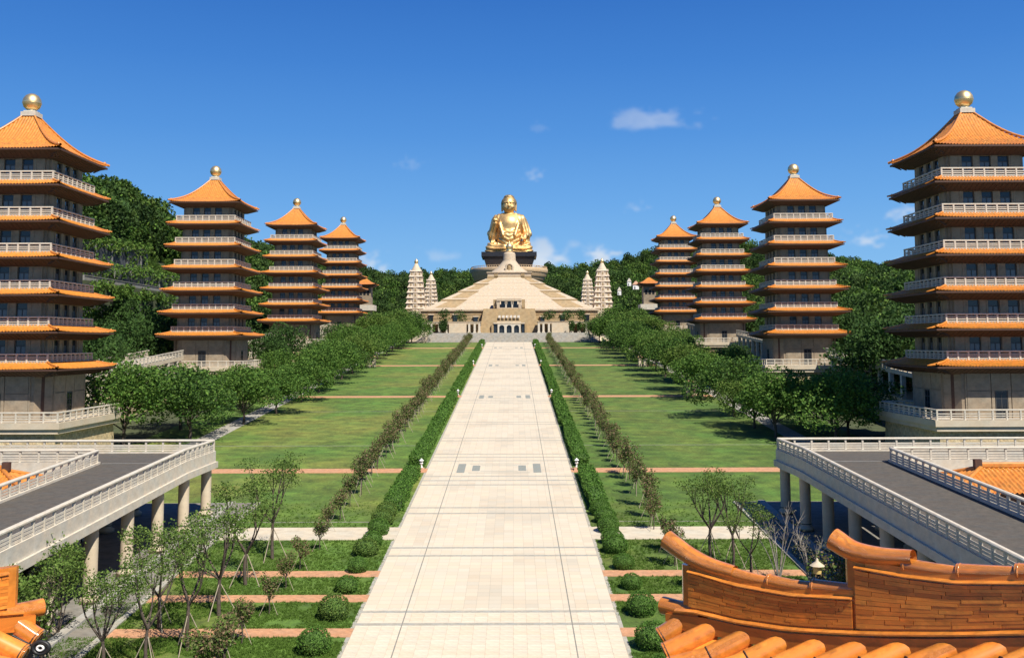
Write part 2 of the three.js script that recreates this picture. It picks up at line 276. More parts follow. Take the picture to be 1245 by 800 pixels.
// the avenue: bedding, slabs, dark bands, inlaid rectangles
{
  const r = rnd0(11), avenue = struct('avenue', join([slab(-7.72, 7.72, 36, 343.2, -0.05, 0.055)]), std({ map: mottled([0.34, 0.3, 0.235], 0.25, 3, 8), roughness: 0.9 }));
  const mats = [[0.595, 0.51, 0.38], [0.575, 0.495, 0.375], [0.61, 0.53, 0.40], [0.585, 0.49, 0.355]].map(c => std({ map: mottled(c, 0.2, 2, 8, 256), roughness: 0.72, bumpMap: fine, bumpScale: 0.002 }));
  const w = 15.4 / 20, gap = 0.012, far = [], colours = [], tilt = Math.atan(SLOPE);
  const one = new THREE.BoxGeometry(w - gap, 0.03, w - gap).rotateX(tilt); join([one]); metres(one);
  let made = 0;
  const bands = [];
  for (let B = 108.7 - 68; B < 343; B += 68) for (const [o, n] of [[-33.4, 2], [-20, 2], [-6.7, 3], [6.7, 3], [20, 2]]) for (let k = 0; k < n; k++) bands.push(B + o + (k - (n - 1) / 2) * 2.2);
  for (let row = 0, d = 49; d < 342.6; row++, d += w) for (let i = 0; i < 20; i++) {
    const x = -7.7 + (i + 0.5) * w + 0;
    if (d > 51 && made < 300) { const m = part('paving_slab', one, mats[Math.floor(r() * 4)], avenue, [x, groundY(d) + 0.048 + r() * 0.003, -d]); made++; }
    else if (d > 51) { const g = polys([[x - w / 2 + gap / 2, d - w / 2 + gap / 2], [x + w / 2 - gap / 2, d - w / 2 + gap / 2], [x + w / 2 - gap / 2, d + w / 2 - gap / 2], [x - w / 2 + gap / 2, d + w / 2 - gap / 2]].map(([a, b]) => [a, groundY(b) + 0.063, -b]), [[0, 1, 2, 3]]); const stain = fbm(x * 0.35 + 4, d * 0.22, 4), k = (0.955 + r() * 0.075) * (1 - 0.1 * smooth(0.5, 0.75, stain)), t = (r() - 0.5) * 0.06 + 0.05 * (fbm(x * 0.2 + 40, d * 0.12, 3) - 0.5); far.push(tint(g, () => [0.595 * k * (1 + t), 0.51 * k, 0.382 * k * (1 - t)])); }
  }
  const f = part('paving_slab', join(far), std({ vertexColors: true, roughness: 0.72, bumpMap: fine, bumpScale: 0.002 }), avenue); f.userData.kind = 'stuff';
  for (const d of bands) if (d > 50 && d < 341) part('dark_band', join([slab(-7.71, 7.71, d - 0.2, d + 0.2, 0.03, 0.069)]), M.granite, avenue);
  for (const x of [-5, 5]) part('dark_line', join([slab(x - 0.035, x + 0.035, 49, 342.8, 0.03, 0.073)]), M.darkline, avenue);
  const inlay = std({ map: mottled([0.24, 0.25, 0.215], 0.3, 2, 12), roughness: 0.7 }), line = std({ map: mottled([0.27, 0.27, 0.225], 0.2, 2, 8), roughness: 0.7 });
  for (let B = 108.7; B < 343; B += 68) {
    for (const s of [-1, 1]) { part('inlay', join([slab(s * 4.1 - 0.42, s * 4.1 + 0.42, B - 2.6, B + 2.6, 0.03, 0.07)]), inlay, avenue); part('inlay', join([slab(s * 2.5 - 0.42, s * 2.5 + 0.42, B - 1.6, B + 1.6, 0.03, 0.07)]), inlay, avenue); }
    for (const [x, q] of [[3.3, 2.6], [2.0, 1.6]]) for (const e of [-1, 1]) part('inlay_line', join([slab(-x, x, B + e * q - 0.09, B + e * q + 0.09, 0.03, 0.07)]), line, avenue);
  }
  for (const s of [-1, 1]) part('edge_course', join([slab(s < 0 ? -7.95 : 7.7, s < 0 ? -7.7 : 7.95, 40, 343, -0.05, 0.03)]), M.granite, avenue);
}

// ---------------------------------------------------------------- pagodas
// one side of a tiled roof: eave half width w0 at y0, upper half width w1 at y1; ribs run straight up the slope
function roofSide(w0, w1, y0, y1, sag, lift, rib = 0.34, rows = 6, per = 6) {
  const n = Math.round(2 * w0 / rib), nu = n * per, pos = [], idx = [];
  for (let i = 0; i <= nu; i++) {
    const x = -w0 + 2 * w0 * i / nu, tm = Math.max(0.002, Math.min(1, (w0 - Math.abs(x)) / (w0 - w1))), ph = (i % per) / per, k = Math.abs(ph - 0.5) * 2, bump = 0.085 * Math.sqrt(Math.max(0, 1 - Math.pow(Math.min(1, k * 1.7), 2)));
    for (let j = 0; j <= rows; j++) {
      const t = tm * j / rows, w = lerp(w0, w1, t), c = Math.pow(Math.abs(x) / w0, 4);
      pos.push(x, lerp(y0, y1, t - sag * Math.sin(Math.PI * t) * 0.5) + lift * c * (1 - t) * (1 - t) + bump, w);
    }
  }
  for (let i = 0; i < nu; i++) for (let j = 0; j < rows; j++) { const a = i * (rows + 1) + j, b = a + rows + 1; idx.push(a, b, b + 1, a, b + 1, a + 1); }
  const g = new THREE.BufferGeometry(); g.setAttribute('position', new THREE.Float32BufferAttribute(pos, 3)); g.setIndex(idx); g.computeVertexNormals();
  return g;
}
const turned = (g, k) => g.clone().rotateY(k * Math.PI / 2);
function hipLine(w0, w1, y0, y1, sag, lift, n = 8) { const p = []; for (let j = 0; j <= n; j++) { const t = j / n, w = lerp(w0, w1, t); p.push(new THREE.Vector3(w, lerp(y0, y1, t - sag * Math.sin(Math.PI * t) * 0.5) + lift * (1 - t) * (1 - t) + 0.1, w)); } return p; }
function railPieces(w, y, h, step = 1.16) { // one straight railing along x at z = w, from -w to w
  const n = Math.max(2, Math.round(2 * w / step)), posts = [], rails = [];
  for (let i = 0; i < n; i++) posts.push([-w + 2 * w * i / n, y + h / 2 - 0.08, w]);
  rails.push(cbox(0, 0, 0, 0.2, 0.16, 2 * w + 0.18, 0.03).rotateY(Math.PI / 2).translate(0, y + h - 0.08, w));
  for (const k of [0.12, 0.36, 0.58]) rails.push(bx(0, y + h * k, w, 2 * w - 0.02, 0.11, 0.07));
  return { posts, rails, n };
}
function makePagoda(full) {
  const o = thing('pagoda', '', 'pagoda', [0, 0, 0], 0, 'pagodas lining the avenue');
  const DECK = 5.6, r4 = [0, 1, 2, 3];                                // deck of the podium above the ground at the pagoda's middle
  // podium: rubble base, cream slab, railing
  const pd = part('podium', join([frustum(8.0, 7.7, -2.2, DECK - 1.2)]), M.rubble, o);
  part('podium_slab', join([bx(0, DECK - 0.35, 0, 16.9, 0.7, 16.9), bx(0, DECK - 0.95, 0, 16.5, 0.5, 16.5)]), M.cream, pd);
  const post = box(0, 0, 0, 0.16, 1, 0.16);
  const railing = (w, y, h, step) => {
    for (const k of r4) {
      const q = railPieces(w, y, h, step), m = part('railing', join(q.rails.map(g => turned(g, k))), M.rail, o), pg = box(0, 0, 0, 0.17, h - 0.14, 0.17);
      if (full && (k === 0 || k === 1 || k === 3)) for (const p of q.posts) { const c = part('post', pg, M.rail, m); c.position.set(...new THREE.Vector3(...p).applyAxisAngle(new THREE.Vector3(0, 1, 0), k * Math.PI / 2).toArray()); }
      else part('posts', join(q.posts.map(p => turned(bx(p[0], p[1], p[2], 0.17, h - 0.14, 0.17), k))), M.rail, m).userData.kind = 'stuff';
    }
  };
  railing(8.15, DECK, 1.12, 1.5);
  const eaveW = i => lerp(7.75, 6.5, i / 6), wallW = i => lerp(5.15, 4.5, i / 6), railW = i => lerp(5.72, 5.35, i / 6), E0 = DECK + 5.55, STEP = 4.06;
  // ground floor: chamfered block with panels, side niches and a door
  {
    const h = E0 - 0.75 - DECK, hw = 5.6, c = 1.3;
    const s = new THREE.Shape(); [[-hw + c, -hw], [hw - c, -hw], [hw, -hw + c], [hw, hw - c], [hw - c, hw], [-hw + c, hw], [-hw, hw - c], [-hw, -hw + c]].forEach((p, i) => i ? s.lineTo(...p) : s.moveTo(...p));
    const core = part('wall', join([new THREE.ExtrudeGeometry(s, { depth: h, bevelEnabled: false }).rotateX(-Math.PI / 2).translate(0, DECK, 0)]), M.wall, o);
    for (const k of r4) {
      for (const [x0, x1, y0, y1] of [[-3.9, -3.75, 0, h], [-3.7, -1.15, 0, 2.9], [-3.7, -1.15, 2.98, h], [-1.05, -0.72, 0, h], [0.72, 1.05, 0, h], [-0.72, 0.72, 2.98, h], [1.15, 3.7, 0, 2.9], [1.15, 3.7, 2.98, h], [3.75, 3.9, 0, h]])
        part('wall_panel', join([turned(bx((x0 + x1) / 2, DECK + (y0 + y1) / 2, hw + 0.05, x1 - x0, y1 - y0, 0.1), k)]), M.panel, core);
      const dr = part('door', join([turned(bx(0, DECK + 1.42, hw + 0.04, 1.3, 2.84, 0.06), k)]), M.glass, o);
      part('door_frame', join([-0.62, 0, 0.62].map(x => turned(bx(x, DECK + 1.42, hw + 0.075, 0.09, 2.84, 0.05), k)).concat([2.1, 2.8].map(y => turned(bx(0, DECK + y, hw + 0.078, 1.3, 0.09, 0.05), k)))), M.frame, dr);
      part('painted_slot_shade', join([turned(bx(0, DECK + h / 2, 0, 0.35, h - 0.02, 0.04).rotateY(Math.PI / 4).translate(hw - c / 2, 0, hw - c / 2), k)]), M.darkwood, core);  // flat dark strip: shade of a wall slot put into colour, no recess cut
    }
  }
  for (let i = 0; i < 7; i++) {
    const we = eaveW(i), ye = E0 + STEP * i, wn = wallW(i), top = i === 6;
    // dark soffit with rafters
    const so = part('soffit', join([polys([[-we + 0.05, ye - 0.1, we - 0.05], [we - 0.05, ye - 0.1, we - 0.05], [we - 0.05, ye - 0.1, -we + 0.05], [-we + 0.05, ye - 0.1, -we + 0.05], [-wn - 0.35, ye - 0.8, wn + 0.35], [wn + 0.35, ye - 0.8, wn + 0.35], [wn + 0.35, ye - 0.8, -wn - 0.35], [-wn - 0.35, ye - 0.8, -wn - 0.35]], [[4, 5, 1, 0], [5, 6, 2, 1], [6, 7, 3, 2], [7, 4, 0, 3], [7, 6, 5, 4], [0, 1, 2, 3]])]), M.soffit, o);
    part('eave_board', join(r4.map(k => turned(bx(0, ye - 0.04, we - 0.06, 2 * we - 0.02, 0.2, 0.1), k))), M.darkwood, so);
    if (full) { // rafters under the near eaves
      const g = []; for (const k of [0, 1, 3]) for (let x = -we + 0.6; x < we - 0.4; x += 0.55) { const z1 = we - 0.15, z0 = Math.max(wn + 0.4, Math.abs(x) * 0.9); if (z1 - z0 < 0.2) continue; const f = (z1 - z0) / (we - wn - 0.4); g.push(turned(bar(new THREE.Vector3(x, ye - 0.14, z1), new THREE.Vector3(x, ye - 0.18 - 0.62 * f, z0), 0.1, 0.12), k)); }
      part('rafters', join(g), M.rafter, so).userData.kind = 'stuff';
    }
    const y1 = top ? ye + 5.05 : ye + 0.78, w1 = top ? 0.62 : railW(i + 1) - 0.1, sag = top ? 0.34 : 0.08, lift = top ? 0.22 : 0.16;
    const sides = r4.map(k => part('tiled_roof', join([turned(roofSide(we, w1, ye + 0.06, y1, sag, lift, 0.34, top ? (full ? 9 : 6) : 1, full ? 6 : 4), k)]), M.tile, o));
    const hip = limb(hipLine(we + 0.12, w1, ye + 0.06, y1, sag, lift), top ? 0.16 : 0.1, top ? 0.13 : 0.12, 7, 12), knob = new THREE.SphereGeometry(top ? 0.2 : 0.13, 8, 6).scale(1, 1.25, 1).translate(we - 0.3, ye + (top ? 0.55 : 0.42), we - 0.3);
    for (const k of r4) part('hip_ridge', join([turned(hip, k), turned(knob, k)]), M.tile, sides[k]);
    if (top) {
      part('finial_base', join([bx(0, y1 + 0.2, 0, 1.75, 0.5, 1.75), bx(0, y1 + 0.52, 0, 1.3, 0.24, 1.3), cyl(0, y1 + 0.8, 0, 0.5, 0.42, 0.3)]), M.rail, o);
      const fin = part('finial', metres(lathe([[0.001, y1 + 0.56], [0.5, y1 + 0.58], [0.62, y1 + 0.66], [0.45, y1 + 0.78], [0.62, y1 + 0.86], [0.9, y1 + 1.13], [1.04, y1 + 1.53], [1.05, y1 + 1.73], [0.98, y1 + 2.08], [0.72, y1 + 2.48], [0.35, y1 + 2.70], [0.001, y1 + 2.76]], 32)), M.gold, o);
      part('finial_band', new THREE.TorusGeometry(1.05, 0.025, 6, 40).rotateX(Math.PI / 2).translate(0, y1 + 1.60, 0), M.gold, fin);
      continue;
    }
    // storey standing on this eave
    const y0 = ye + 0.55, h = STEP - 0.55 - 0.72, hw = wallW(i + 1);
    const wall = part('wall', join([bx(0, y0 + h / 2, 0, 2 * hw - 0.5, h, 2 * hw - 0.5)]), M.wall, o);
    part('balcony_floor', join([bx(0, ye + 0.6, 0, 2 * railW(i + 1) + 0.2, 0.36, 2 * railW(i + 1) + 0.2)]), M.rail, o);
    const sp = hw * 0.45, ww = 0.64;
    for (const k of r4) {
      const cols = [[-hw + 0.55, -sp - ww], [-sp + ww, -ww], [ww, sp - ww], [sp + ww, hw - 0.55]];
      for (const [a, b] of cols) part('pier', join([turned(bx((a + b) / 2, y0 + h / 2, hw - 0.12, b - a, h, 0.26), k)].concat(b - a > 0.8 ? [turned(bx((a + b) / 2 + (a < 0 ? 0.35 : -0.35), y0 + h / 2, hw + 0.03, 0.16, h - 0.02, 0.08), k)] : [])), M.panel, wall);
      for (const x of [-sp, 0, sp]) {
        part('lintel', join([turned(bx(x, y0 + h - 0.06, hw - 0.14, 2 * ww - 0.002, 0.12, 0.2), k)]), M.panel, wall);
        const win = part('window', join([turned(bx(x, y0 + 1.33, hw - 0.235, 2 * ww - 0.004, 2.66, 0.03), k)]), M.glass, o);
        part('lower_pane', join([turned(bx(x, y0 + 1.0, hw - 0.214, 2 * ww - 0.2, 1.94, 0.012), k)]), M.pane, win);
        part('window_frame', join([turned(bx(x, y0 + 2.02, hw - 0.2, 2 * ww - 0.01, 0.12, 0.06), k), turned(bx(x, y0 + 1.0, hw - 0.2, 0.1, 2.0, 0.05), k), turned(bx(x - ww + 0.07, y0 + 1.33, hw - 0.202, 0.1, 2.62, 0.05), k), turned(bx(x + ww - 0.07, y0 + 1.33, hw - 0.202, 0.1, 2.62, 0.05), k)]), M.frame, win);
      }
    }
    railing(railW(i + 1), ye + 0.78, 0.98);
  }
  return o;
}
const ROWNAME = { '-1': 'beside the wooded hill with retaining walls', 1: 'on the side of the shaded ramp' }, NTH = ['first and nearest to its ramp', 'second along', 'third along', 'fourth along, next to the memorial hall'];
const PX = 54.7, PZ = [114, 184.5, 254.5, 324.5];
{
  const near = makePagoda(true), far = makePagoda(false);
  PZ.forEach((d, i) => [-1, 1].forEach(s => {
    const src = i === 0 ? near : far, first = (i === 0 || i === 1) && s === -1, pos = [s * PX - (i ? 0 : s < 0 ? 0.35 : 0), 11.8 - 5.6 + SLOPE * (d - 114), -d];
    const label = `grey pagoda with orange roofs, ${['nearest its ramp', 'second in its row', 'third in its row', 'last in its row'][i]}, ${s < 0 ? 'under the terraced wooded hill' : 'opposite the terraced hill'}`;
    const o = first ? src : copyOf(src, pos);
    o.position.set(...pos); o.userData.label = label; o.userData.category = 'pagoda'; o.userData.group = 'pagodas lining the avenue';
  }));
}
// covered galleries linking the pagodas: rubble base, dark openings between white piers, flat roof with a railing
[-1, 1].forEach(s => PZ.slice(0, 3).forEach((d, i) => {
  const a = d + 9.2, b = PZ[i + 1] - 9.2, x = s * 60, o = thing('covered_gallery', `low covered gallery with white railing linking the ${['first and second', 'second and third', 'third and fourth'][i]} pagodas ${s < 0 ? 'under the terraced hill' : 'opposite the terraced hill'}`, 'gallery', [0, 0, 0], 0, 'galleries between the pagodas');
  part('base', join([slab(x - 3, x + 3, a, b, -1, 3.6)]), M.rubble, o);
  part('roof_slab', join([slab(x - 3.2, x + 3.2, a, b, 6.9, 7.5)]), M.cream, o);
  part('inner_wall', join([slab(x + s * 2.4 - 0.2, x + s * 2.4 + 0.2, a, b, 3.5, 7)]), M.wall, o);
  const side = x - s * 2.9;
  for (let q = a + 0.5; q < b; q += 4.4) part('pier', join([slab(side - 0.3, side + 0.3, q, q + 0.6, 3.5, 6.95)]), M.rail, o);
  for (const xx of [side - s * 0.2, x + s * 3]) {
    const rl = part('railing', join([slab(xx - 0.1, xx + 0.1, a, b, 8.45, 8.62), slab(xx - 0.04, xx + 0.04, a, b, 8.15, 8.27), slab(xx - 0.04, xx + 0.04, a, b, 7.9, 8.02), slab(xx - 0.04, xx + 0.04, a, b, 7.6, 7.75)]), M.rail, o);
    const ps = []; for (let q = a; q < b; q += 1.6) ps.push(slab(xx - 0.08, xx + 0.08, q, q + 0.17, 7.5, 8.5)); part('posts', join(ps), M.rail, rl).userData.kind = 'stuff';
  }
}));

// ---------------------------------------------------------------- ramps with railings on round columns
const Y_FAR = P(940, 533, 88).y - 1.18, Y_NEAR = P(1245, 690, 44.6).y - 1.18;
const rampY = d => d > 80.3 ? Y_FAR : Y_FAR + (Y_NEAR - Y_FAR) * (80.3 - d) / (80.3 - 44.6);
[-1, 1].forEach(s => {
  const lit = s < 0, o = thing('ramp', lit ? 'raised asphalt ramp on round columns with sunlit cream fascia and railing' : 'raised asphalt ramp on round columns with shaded grey fascia and railing', 'ramp', [0, 0, 0], 0, 'ramps flanking the avenue');
  const XO = 24.7, XI = 31.7, D0 = 30, D1 = 80.3, D2 = 88, XE = 80, X = x => s * x, V = (x, y, d) => new THREE.Vector3(X(x), y, -d);
  const ring = (x0, x1, d0, d1, ya, yb, up) => { const [l, r] = s < 0 ? [-x1, -x0] : [x0, x1]; return polys([[l, ya, -d0], [r, ya, -d0], [r, yb, -d1], [l, yb, -d1], [l, ya + up, -d0], [r, ya + up, -d0], [r, yb + up, -d1], [l, yb + up, -d1]], [[0, 1, 5, 4], [1, 2, 6, 5], [2, 3, 7, 6], [3, 0, 4, 7], [4, 5, 6, 7], [3, 2, 1, 0]]); };
  part('roadway', join([ring(XO + 0.35, XI - 0.15, D0, D1, rampY(D0) - 0.3, rampY(D1) - 0.3, 0.3), ring(XO + 0.35, XE, D1 + 0.002, D2 - 0.3, Y_FAR - 0.3, Y_FAR - 0.3, 0.3)]), M.asphalt, o);
  part('joint_strip', join([ring(XO + 0.4, XI - 0.2, D1 - 0.15, D1 + 0.1, Y_FAR + 0.004, Y_FAR + 0.004, 0.012)]), M.concrete, o);
  // fascia beams with a projecting ledge
  part('fascia', join([ring(XO - 0.05, XO + 0.33, D0, D1, rampY(D0) - 0.75, rampY(D1) - 0.75, 0.93), ring(XO - 0.05, XO + 0.33, D1, D2, Y_FAR - 0.75, Y_FAR - 0.75, 0.93), ring(XO - 0.22, XO + 0.2, D0, D1, rampY(D0) - 1.28, rampY(D1) - 1.28, 0.53), ring(XO - 0.22, XO + 0.2, D1, D2 + 0.15, Y_FAR - 1.28, Y_FAR - 1.28, 0.53),
    ring(XO + 0.2, XE, D2 - 0.3, D2 + 0.02, Y_FAR - 1.2, Y_FAR - 1.2, 1.36), ring(XO + 0.3, XI, D0, D1, rampY(D0) - 1.1, rampY(D1) - 1.1, 0.7)]), M.rail, o);
  part('inner_fascia', join([ring(XI - 0.17, XI + 0.25, D0, D1 - 0.4, rampY(D0) - 1.2, rampY(D1 - 0.4) - 1.2, 1.36), ring(XI - 0.1, XE, D1 - 0.32, D1 - 0.02, Y_FAR - 1.2, Y_FAR - 1.2, 1.36)]), M.rail, o);
  // railings: a rounded handrail, three slats, posts one by one
  const rail = (name, a, b, step) => {
    const y = 0.14, up = (p, h) => p.clone().add(new THREE.Vector3(0, h, 0)), L = a.distanceTo(b), n = Math.round(L / step);
    const prof = cbox(0, 0, 0, 0.3, 0.2, L, 0.06), m4 = new THREE.Matrix4().lookAt(a, b, new THREE.Vector3(0, 1, 0)); m4.setPosition(up(a.clone().add(b).multiplyScalar(0.5), 1.08)); prof.applyMatrix4(m4);
    const rl = part('railing', join([prof]), M.rail, o);
    for (const h of [0.28, 0.47, 0.66]) part('slat', join([bar(up(a, h), up(b, h), 0.09, 0.14)]), M.rail, rl);
    const pg = box(0, 0, 0, 0.15, 0.86, 0.15);
    for (let i = 0; i <= n; i++) { const p = a.clone().lerp(b, i / n); part('post', pg, M.rail, rl, [p.x, p.y + y + 0.43, p.z]); }
  };
  const yb = (x, d) => V(x, rampY(d), d);
  rail('outer', yb(XO + 0.12, D0 + 0.1), yb(XO + 0.12, D1), 1.25); rail('outer', yb(XO + 0.12, D1 + 0.05), yb(XO + 0.12, D2 - 0.35), 1.25);
  rail('far', yb(XO + 0.1, D2 - 0.14), yb(XE, D2 - 0.14), 1.5);
  rail('inner', yb(XI + 0.05, D0 + 0.1), yb(XI + 0.05, D1 - 0.35), 1.25); rail('inner', yb(XI + 0.3, D1 - 0.17), yb(XE, D1 - 0.17), 1.5);
  // columns
  for (let d = 87.2; d > 34; d -= 5.85) for (const x of [25.2, 31.4]) {
    const g0 = groundY(d) + 0.05, g1 = rampY(d) - 1.05, c = part('column', metres(lathe([[0.001, g0], [0.62, g0], [0.62, g0 + 0.28], [0.5, g0 + 0.36], [0.43, g0 + 0.42], [0.43, g1 - 0.35], [0.47, g1 - 0.3], [0.47, g1], [0.001, g1]], 24)), M.cream, o, [X(x), 0, -d]);
    for (const k of [0.36, 0.56]) part('column_band', new THREE.TorusGeometry(0.44, 0.035, 6, 24).rotateX(Math.PI / 2).translate(0, g0 + k, 0), M.black, c);
  }
  // the wall of the rooms below
  part('room_wall', join([ring(XI + 0.4, XI + 0.8, 30, D1 - 0.5, 1, 4, 5.2), ring(XI + 0.8, XE, D1 - 0.9, D1 - 0.5, 3, 3, Y_FAR - 4.3)]), M.cream, o);
  part('room_opening', join([ring(XI + 0.3, XI + 0.42, 32, D1 - 2, 2.1, 4.6, 3.0)]), M.glass, o);
  // courtyard roof below the inner railing
  const cy = P(1215, 567, 72).y - 0.2, cx = s * 38.2, wing = thing('courtyard_roof', lit ? 'small orange tiled hip roof below the inner railing of the sunlit ramp' : 'small orange tiled hip roof below the inner railing of the shaded ramp', 'roof', [cx, cy, -72], 0, 'courtyard roofs behind the ramps');
  const hw = 6.4, hz = 3.4, rise = 1.35, rib = (k) => { // long sides along x
    const pos = [], idx = [], n = 38, per = 6, nu = n * per, rows = 3;
    for (let i = 0; i <= nu; i++) { const x = -hw + 2 * hw * i / nu, tm = Math.max(0.002, Math.min(1, (hw - Math.abs(x)) / hz)), ph = (i % per) / per, q = Math.abs(ph - 0.5) * 2, bump = 0.09 * Math.sqrt(Math.max(0, 1 - Math.pow(Math.min(1, q * 1.6), 2))); for (let j = 0; j <= rows; j++) { const t = tm * j / rows; pos.push(x, rise * t - rise + bump, k * hz * (1 - t)); } }
    for (let i = 0; i < nu; i++) for (let j = 0; j < rows; j++) { const a = i * (rows + 1) + j, b = a + rows + 1; idx.push(a, b, b + 1, a, b + 1, a + 1); }
    const g = new THREE.BufferGeometry(); g.setAttribute('position', new THREE.Float32BufferAttribute(pos, 3)); g.setIndex(idx); g.computeVertexNormals(); return g;
  };
  const endSide = (k) => { const pos = [], idx = [], nu = 20 * 6, rows = 3, per = 6; for (let i = 0; i <= nu; i++) { const z = -hz + 2 * hz * i / nu, tm = Math.max(0.002, (hz - Math.abs(z)) / hz), ph = (i % per) / per, q = Math.abs(ph - 0.5) * 2, bump = 0.09 * Math.sqrt(Math.max(0, 1 - Math.pow(Math.min(1, q * 1.6), 2))); for (let j = 0; j <= rows; j++) { const t = tm * j / rows; pos.push(k * (hw - hz * t), rise * t - rise + bump, z); } } for (let i = 0; i < nu; i++) for (let j = 0; j < rows; j++) { const a = i * (rows + 1) + j, b = a + rows + 1; idx.push(a, b, b + 1, a, b + 1, a + 1); } const g = new THREE.BufferGeometry(); g.setAttribute('position', new THREE.Float32BufferAttribute(pos, 3)); g.setIndex(idx); g.computeVertexNormals(); return g; };
  for (const k of [-1, 1]) { part('tiled_roof', join([rib(k)]), M.tile, wing); part('tiled_roof', join([endSide(k)]), M.tile, wing); }
  part('main_ridge', join([cbox(0, 0.18, 0, 0.34, 0.42, 2 * (hw - hz) + 0.2, 0.1).rotateY(Math.PI / 2)]), M.tile, wing);
  for (const k of [-1, 1]) { part('ridge_end', join([bx(k * (hw - hz + 0.25), 0.28, 0, 0.5, 0.62, 0.4)]), M.darkwood, wing); for (const e of [-1, 1]) part('hip_ridge', join([limb([new THREE.Vector3(k * (hw - hz), 0.05, 0), new THREE.Vector3(k * (hw - hz / 2), -rise / 2 + 0.1, e * hz / 2), new THREE.Vector3(k * (hw + 0.1), -rise + 0.2, e * (hz + 0.1))], 0.16, 0.14, 8)]), M.tile, wing); }
  part('wall', join([bx(0, -rise - 1.85, 0, 2 * hw - 1.6, 3.6, 2 * hz - 1.6)]), M.darkwood, wing);
});

